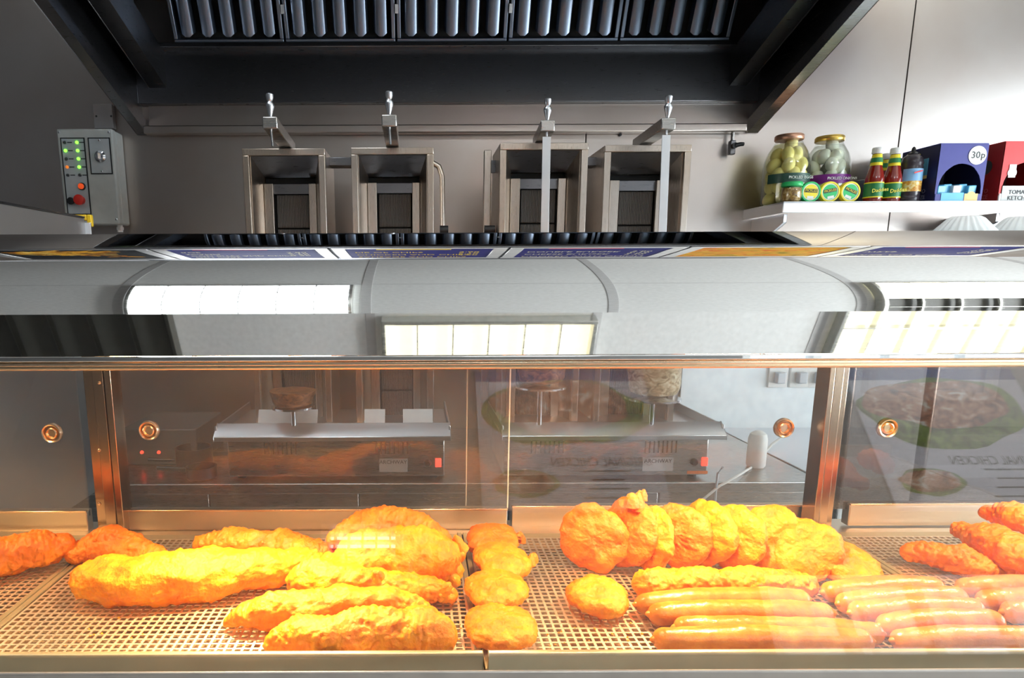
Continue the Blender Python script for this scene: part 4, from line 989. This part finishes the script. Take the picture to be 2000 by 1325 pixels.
def body(pts, rad, flat, seed, lump=.006, fine=.0018, nseg=40, floor=None, ends=True, dens=60):
    """organic body swept along a spine; noise in several octaves, flattened, resting on the rack"""
    V4 = [Vector((*p, )) for p in pts]
    per = max(4, int(dens / (len(pts) - 1)))
    sp = catmull(V4, per); rr = catmull([Vector((r, 0, 0)) for r in rad], per); rr = [max(.002, r.x) for r in rr]
    # rounded end caps
    t0 = (sp[0] - sp[1]).normalized(); t1 = (sp[-1] - sp[-2]).normalized()
    r0, r1 = rr[0], rr[-1]
    pre = [(sp[0] + t0 * r0 * math.sin(a), r0 * math.cos(a)) for a in (1.5, 1.3, 1.05, .8, .5, .25)]
    post_ = [(sp[-1] + t1 * r1 * math.sin(a), r1 * math.cos(a)) for a in (.25, .5, .8, 1.05, 1.3, 1.5)]
    allp = pre + list(zip(sp, rr)) + post_
    vs = []; N = nseg; off = Vector((seed * 7.31, seed * 3.7, seed * 1.9))
    nseg_ = nseg
    for i, (p, r) in enumerate(allp):
        a_, b_ = allp[max(0, i - 1)][0], allp[min(len(allp) - 1, i + 1)][0]
        t = (b_ - a_); t.z *= .4; t = t.normalized() if t.length > 1e-9 else X
        s1 = t.cross(Z).normalized(); s2 = s1.cross(t).normalized()
        for k in range(N):
            th = 2 * math.pi * k / N
            d = s1 * math.cos(th) + s2 * math.sin(th) * flat
            q = p + d * r
            nn = noise.noise(q * 22 + off) * lump + noise.noise(q * 55 + off) * lump * .45
            rg = abs(noise.noise(q * 95 + off)); nn += (rg - .2) * fine * 1.9 + noise.noise(q * 190 + off) * fine * .8
            q = q + d.normalized() * nn * min(1, r / .012)
            if floor is not None and q.z < floor: q.z = floor + (q.z - floor) * .04
            vs.append(q)
    m_ = len(allp); fs = []
    for j in range(m_ - 1):
        for k in range(N): k2 = (k + 1) % N; fs.append((j * N + k, j * N + k2, (j + 1) * N + k2, (j + 1) * N + k))
    fs += [tuple(reversed(range(N))), tuple((m_ - 1) * N + k for k in range(N))]
    return MB().add(vs, fs)
def flake(mb, c, n_, r, seed):
    """ragged crumbs of batter standing off a surface point"""
    rnd = random.Random(seed); n_ = Vector(n_).normalized()
    for q in range(3):
        p = Vector(c) + Vector((rnd.uniform(-r, r), rnd.uniform(-r, r), rnd.uniform(-r, r))) * .5
        rows = [(p + n_ * (h * r) + Vector((rnd.uniform(-.2, .2), rnd.uniform(-.2, .2), rnd.uniform(-.2, .2))) * r * h, r * s) for h, s in ((-.7, .75), (-.1, .68), (.35, .46), (.75, .16))]
        mb.tube([a for a, b in rows], [b for a, b in rows], 8)
def fish(name, label, pts, flat=.8, seed=1, mat=batter, group='pieces of battered fish', lump=.008, fl=()):
    W3 = [P(a, b, z=ZT + h) for a, b, h, r in pts]
    mb = body(W3, [q[3] for q in pts], flat, seed, lump, .0026, nseg=64, floor=ZT + .0006, dens=130)
    if fl:
        for a, b, h, r in fl: flake(mb, P(a, b, z=ZT + h), (random.uniform(-.5, .5), -.3, .8), r, a)
    return obj(name, mb, mat, label=label, cat='battered fish', group=group, ang=75)
fish('battered_fish', 'large golden battered fish, brightest lit, stretching from the tray\'s left side', [(160, 1130, .026, .018), (185, 1130, .032, .034), (260, 1133, .035, .041), (350, 1127, .036, .044), (450, 1118, .034, .040), (540, 1105, .030, .031), (600, 1094, .028, .024), (640, 1085, .026, .014)], .85, 2, lump=.009)
fish('battered_fish', 'battered fish in the left rear corner of the fish tray', [(150, 1078, .022, .020), (185, 1070, .024, .030), (240, 1074, .024, .030), (290, 1084, .020, .022), (322, 1092, .016, .010)], .85, 5, batter2)
fish('battered_fish', 'short rough battered piece behind the left rear fish', [(180, 1055, .036, .016), (215, 1052, .042, .024), (262, 1062, .034, .020), (300, 1074, .026, .010)], .8, 8, batter2)
fish('battered_fish', 'darker battered fish lying behind the large bright fish', [(398, 1066, .024, .018), (440, 1064, .028, .027), (520, 1067, .030, .031), (600, 1080, .028, .030), (645, 1088, .024, .020)], .85, 11, batter2)
fish('battered_fish', 'broad battered fish under the top one, ragged right end', [(645, 1103, .032, .022), (690, 1096, .042, .042), (760, 1090, .046, .048), (830, 1088, .046, .050), (870, 1085, .044, .040), (890, 1080, .044, .018)], .9, 14, batter, lump=.010, fl=((893, 1062, .06, .014), (888, 1110, .03, .014), (880, 1128, .02, .012)))
fish('battered_fish', 'smooth domed battered fish on top of the rear pile', [(655, 1052, .062, .016), (690, 1040, .070, .030), (750, 1030, .074, .037), (815, 1040, .068, .034), (862, 1056, .058, .018)], .9, 17, batter2, lump=.006)
fish('battered_fish', 'battered fish with thick left end tapering to the right, centre of the tray', [(585, 1128, .030, .020), (612, 1132, .036, .032), (680, 1138, .034, .030), (760, 1145, .028, .025), (840, 1150, .024, .023), (880, 1160, .018, .012)], .9, 20, fl=((872, 1150, .03, .012), (735, 1120, .06, .010)))
fish('battered_fish', 'frilly battered fish with a pointed left tail, second from the front', [(445, 1216, .012, .007), (466, 1208, .018, .015), (505, 1200, .022, .024), (580, 1188, .026, .028), (680, 1180, .026, .027), (770, 1178, .022, .021), (828, 1190, .016, .012)], .9, 23, lump=.010, fl=((560, 1215, .012, .014), (620, 1212, .012, .012), (680, 1200, .01, .012), (540, 1218, .01, .012), (760, 1196, .012, .01)))
fish('battered_fish', 'battered fish at the very front edge of the fish tray', [(535, 1257, .018, .014), (580, 1247, .024, .024), (660, 1240, .029, .031), (750, 1235, .028, .034), (815, 1234, .028, .036), (852, 1240, .026, .028)], .9, 26)
fish('battered_fish', 'battered fish on the far left tray, cut by the frame', [(-140, 1110, .03, .02), (-60, 1100, .035, .034), (20, 1082, .035, .034), (80, 1072, .034, .033), (118, 1066, .032, .024)], .9, 29, batter2)
fish('battered_fish', 'long battered piece pointing left on the far right tray, nearest of three', [(1778, 1078, .022, .015), (1810, 1082, .024, .022), (1870, 1095, .024, .024), (1920, 1108, .022, .020), (1950, 1118, .018, .010)], .9, 32, batter2)
fish('battered_fish', 'long battered piece slanting down at the right frame edge', [(1875, 1034, .04, .016), (1920, 1052, .044, .028), (1975, 1085, .042, .032), (2040, 1125, .036, .028)], .9, 35, batter2, lump=.009)
fish('battered_fish', 'topmost battered piece of the far right heap', [(1930, 1002, .07, .014), (1960, 1005, .074, .022), (2010, 1022, .074, .026), (2060, 1045, .06, .02)], .9, 38, batter2)

def cake(px, py, h, R, T, nrm, seed, label, mat=batter, name='fishcake', cat='fishcake', group='battered fishcakes', spikes=()):
    c = P(px, py, z=ZT + h); ax = Vector(nrm).normalized(); q = Z.rotation_difference(ax)
    rows, N = 26, 88; vs = []; fs = []; off = Vector((seed * 5.1, seed * 2.3, seed))
    ks = [.004, .06, .12, .18, .24, .30, .36, .42, .48, .54, .60, .66, .72, .77, .82, .865, .905, .94, .965, .985, .996]
    ks = [(k, -1) for k in ks] + [(1.0, 0)] + [(k, 1) for k in reversed(ks)]; rows = len(ks) - 1
    for j in range(rows + 1):
        rr = R * ks[j][0]; zz = T / 2 * ks[j][1] * (1 - ks[j][0] ** 3.2) ** .5
        for i in range(N):
            th = 2 * math.pi * i / N
            lo = Vector((rr * math.cos(th), rr * math.sin(th), zz))
            edge = 1 + .06 * noise.noise(Vector((math.cos(th) * 2, math.sin(th) * 2, seed * 3.3))) + .03 * noise.noise(Vector((math.cos(th) * 7, math.sin(th) * 7, seed)))
            lo.x *= edge; lo.y *= edge
            k4 = ks[j][0] ** 5; p = c + q @ lo; d = (q @ Vector((math.cos(th) * k4, math.sin(th) * k4, ks[j][1] * (1.001 - k4)))).normalized()
            nn = noise.noise(p * 24 + off) * .0050 + noise.noise(p * 60 + off) * .0038 + (abs(noise.noise(p * 120 + off)) - .2) * .0026 + noise.noise(p * 260 + off) * .0016
            p = p + d * nn
            if p.z < ZT + .0006: p.z = ZT + .0006 + (p.z - ZT) * .04
            vs.append(p)
    for j in range(rows):
        for i in range(N): i2 = (i + 1) % N; fs.append((j * N + i, j * N + i2, (j + 1) * N + i2, (j + 1) * N + i))
    mb = MB().add(vs, fs)
    for a, b, hh, r_ in spikes: flake(mb, P(a, b, y=c.y), (.1, 0, 1), r_, a)
    return obj(name, mb, mat, label=label, cat=cat, group=group, ang=75)
cake(962, 1054, .034, .045, .030, (-.1, -.20, 1), 1, 'battered cake at the back of the single column', batter2, spikes=((1018, 1050, 0, .009),))
cake(980, 1096, .030, .047, .030, (.1, -.18, 1), 2, 'battered cake with a pointed right side, second from the back of the column', spikes=((1040, 1092, 0, .012),))
cake(968, 1150, .024, .046, .030, (-.05, -.10, 1), 3, 'battered cake third from the back of the column')
cake(978, 1224, .022, .047, .032, (0, -.06, 1), 4, 'battered cake at the front of the column by the tray joint')
cake(1158, 1050, .052, .056, .032, (-.40, -.85, .30), 5, 'big round battered fishcake standing face on at the row\'s left end', batter2)
cake(1228, 1040, .060, .058, .030, (-.80, -.42, .34), 6, 'standing fishcake with a spiky tip, second of the row', batter2, spikes=((1240, 982, 0, .018), (1252, 966, 0, .011)))
cake(1272, 1054, .054, .052, .028, (-.92, -.30, .28), 7, 'thin standing fishcake right behind the spiky one')
cake(1326, 1046, .054, .053, .032, (-.66, -.68, .30), 8, 'standing fishcake fourth of the row, face turned to the left', batter2)
cake(1380, 1042, .057, .057, .034, (-.86, -.40, .26), 9, 'standing fishcake fifth of the row, almost edge on')
cake(1434, 1050, .053, .053, .036, (-.78, -.52, .32), 10, 'standing fishcake sixth of the row, smooth pale edge')
cake(1510, 1052, .053, .054, .032, (-.48, -.74, .46), 11, 'wide standing fishcake seventh of the row')
cake(1572, 1074, .046, .053, .032, (-.42, -.70, .58), 12, 'leaning fishcake eighth of the row')
cake(1655, 1100, .026, .050, .034, (.12, -.40, .9), 13, 'fishcake lying low at the right end of the row', spikes=((1700, 1118, 0, .010),))
cake(1170, 1164, .022, .046, .036, (0, -.05, 1), 14, 'single bright fishcake lying in front of the standing row')

def sausage(a, b, r, label, seed, bend=.003, group='cooked sausages laid side by side', mat=saus, lump=.0016, ph=0):
    A, B = P(*a, z=ZT + r + ph), P(*b, z=ZT + r + ph); pts = []
    for k in range(6):
        t = k / 5; p = A.lerp(B, t); p.y += bend * math.sin(math.pi * t) * 2; pts.append(p)
    mb = body(pts, [r * .90, r, r * 1.02, r, r, r * .88], 1.0, seed, lump, .0004, nseg=40, floor=ZT + .0004, dens=90)
    o = obj('sausage', mb, mat, label=label, cat='sausage', group=group, ang=80)
    # knotted dimples at both ends
    for e, d in ((A, (A - B).normalized()), (B, (B - A).normalized())):
        obj('end_knot', MB().lathe([(r * .30, -.001), (r * .22, .002), (r * .10, .004), (.0004, .0045)], e + d * r * .88, d, 12), saus, o)
    return o
A_ = P(1262, 1139, z=ZT + .022)
fish('battered_sausage', 'straight battered sausage at the back of the sausage stack, brightly lit', [(1258, 1140, .022, .019), (1320, 1138, .024, .023), (1400, 1138, .024, .023), (1480, 1138, .024, .022), (1540, 1140, .023, .021), (1572, 1144, .020, .018)], .95, 41, batter, 'battered sausages', .006)['category'] = 'battered sausage'
sausage((1262, 1181), (1560, 1172), .0175, 'glossy sausage directly in front of the battered sausage', 51)
sausage((1288, 1200), (1606, 1199), .0175, 'glossy sausage second from the battered one, its right end showing', 52, .002)
sausage((1338, 1227), (1702, 1238), .0165, 'long sausage just behind the front one, reaching furthest right', 53, .002)
sausage((1300, 1251), (1680, 1254), .0180, 'glossy sausage at the front edge of the tray, middle', 54, .001)
sausage((1626, 1157), (1822, 1147), .0175, 'sausage at the back of the right stack, beside the fishcake', 55)
sausage((1656, 1179), (1866, 1168), .0175, 'sausage second from the back of the right stack', 56)
sausage((1680, 1197), (1898, 1190), .0170, 'sausage in the middle of the right stack', 57)
sausage((1738, 1223), (1936, 1215), .0175, 'sausage second from the front of the right stack', 58)
sausage((1766, 1252), (2090, 1254), .0170, 'front sausage of the right stack, cut by the frame', 59)
sausage((1890, 1150), (2120, 1150), .0175, 'sausage end at the far right frame edge, rear one', 60)
sausage((1932, 1174), (2150, 1176), .0175, 'sausage end at the far right frame edge, middle one', 61)
sausage((1978, 1196), (2180, 1200), .0165, 'sausage end at the far right frame edge, nearest one', 62)
# stray crumbs of batter on the racks
rnd = random.Random(4); mb = MB()
for k in range(60):
    px, py = rnd.choice([(rnd.uniform(120, 560), rnd.uniform(1190, 1265)), (rnd.uniform(1060, 1260), rnd.uniform(1200, 1265)), (rnd.uniform(880, 905), rnd.uniform(1150, 1265))])
    c = P(px, py, z=ZT); r_ = rnd.uniform(.0008, .002)
    mb.lathe([(r_ * .5, 0), (r_, r_ * .5), (r_ * .4, r_)], (c.x, c.y, ZT), (0, 0, 1), 6)
obj('batter_crumbs', mb, batter, kind='stuff', label='tiny golden batter crumbs scattered over the perforated racks', cat='crumbs')

# ================================================================== posters on the shop wall, seen reflected in the glass doors
lettuce = foodprint('lettuce_print', [(.02, .05, .005), (.12, .22, .02), (.30, .42, .06)], 14)
meatpr = foodprint('kebab_print', [(.04, .015, .01), (.30, .09, .04), (.55, .25, .14), (.70, .66, .58)], 11, (1, 1, 1.4))
wpaper = plain('poster_white', (.62, .60, .66), .5)
bluepr = plain('poster_blue', (.02, .05, .22), .5)
def blobmesh(cx, cz, rx, rz_, yy, seed, n=40, th=.0015):
    pts = []
    for i in range(n):
        a = 2 * math.pi * i / n; k = 1 + .22 * noise.noise(Vector((math.cos(a) * 1.6, math.sin(a) * 1.6, seed)))
        pts.append((cx + rx * k * math.cos(a), cz + rz_ * k * math.sin(a)))
    vs = [(a, yy, b) for a, b in pts] + [(a, yy + th, b) for a, b in pts]
    fs = [tuple(range(n)), tuple(reversed(range(n, 2 * n)))] + [(i, n + i, n + (i + 1) % n, (i + 1) % n) for i in range(n)]
    m = MB().add(vs, fs); return m
def poster(xc, label):
    y = RY0 + .012; x0, x1, z0, z1 = xc - .58, xc + .58, 2.24, 3.28
    t = thing('food_poster', (xc, y, z0), label, 'poster', 'chicken posters facing the counter')
    obj('sheet', MB().box(x0, x1, y - .004, y, z0, z1), wpaper, t)
    obj('blue_band', MB().box(x0, x1, y, y + .001, z0, z0 + .025).box(x0, x1, y, y + .001, z1 - .10, z1), bluepr, t)
    obj('lettuce_picture', blobmesh(xc - .02, z0 + .70, .55, .26, y + .0015, 3 + xc), lettuce, t, smooth=False)
    obj('meat_picture', blobmesh(xc - .02, z0 + .75, .48, .19, y + .0035, 9 + xc), meatpr, t, smooth=False)
    obj('small_lettuce_picture', blobmesh(xc - .30, z0 + .19, .21, .09, y + .0015, 5), lettuce, t, smooth=False)
    obj('small_meat_picture', blobmesh(xc - .30, z0 + .20, .20, .07, y + .0035, 6), meatpr, t, smooth=False)
    ink = plain('poster_ink_%d' % int(xc * 10), (.05, .05, .05), .6)
    obj('headline', text_mb('ORIGINAL CHICKEN', .088, (xc + .20, y + .002, z0 + .335), (-1, 0, 0), Z, shear=.15, sx=.80), ink, t)
    for k, wd in enumerate((.30, .20, .26, .34)):
        obj('small_print', MB().box(xc + .22 - wd / 2, xc + .22 + wd / 2, y, y + .001, z0 + .27 - k * .06, z0 + .28 - k * .06), ink, t)
poster(.96, 'chicken poster high on the shop wall, mirrored beside the tray joint'); poster(3.50, 'chicken poster high on the shop wall, mirrored at the far right of the case')
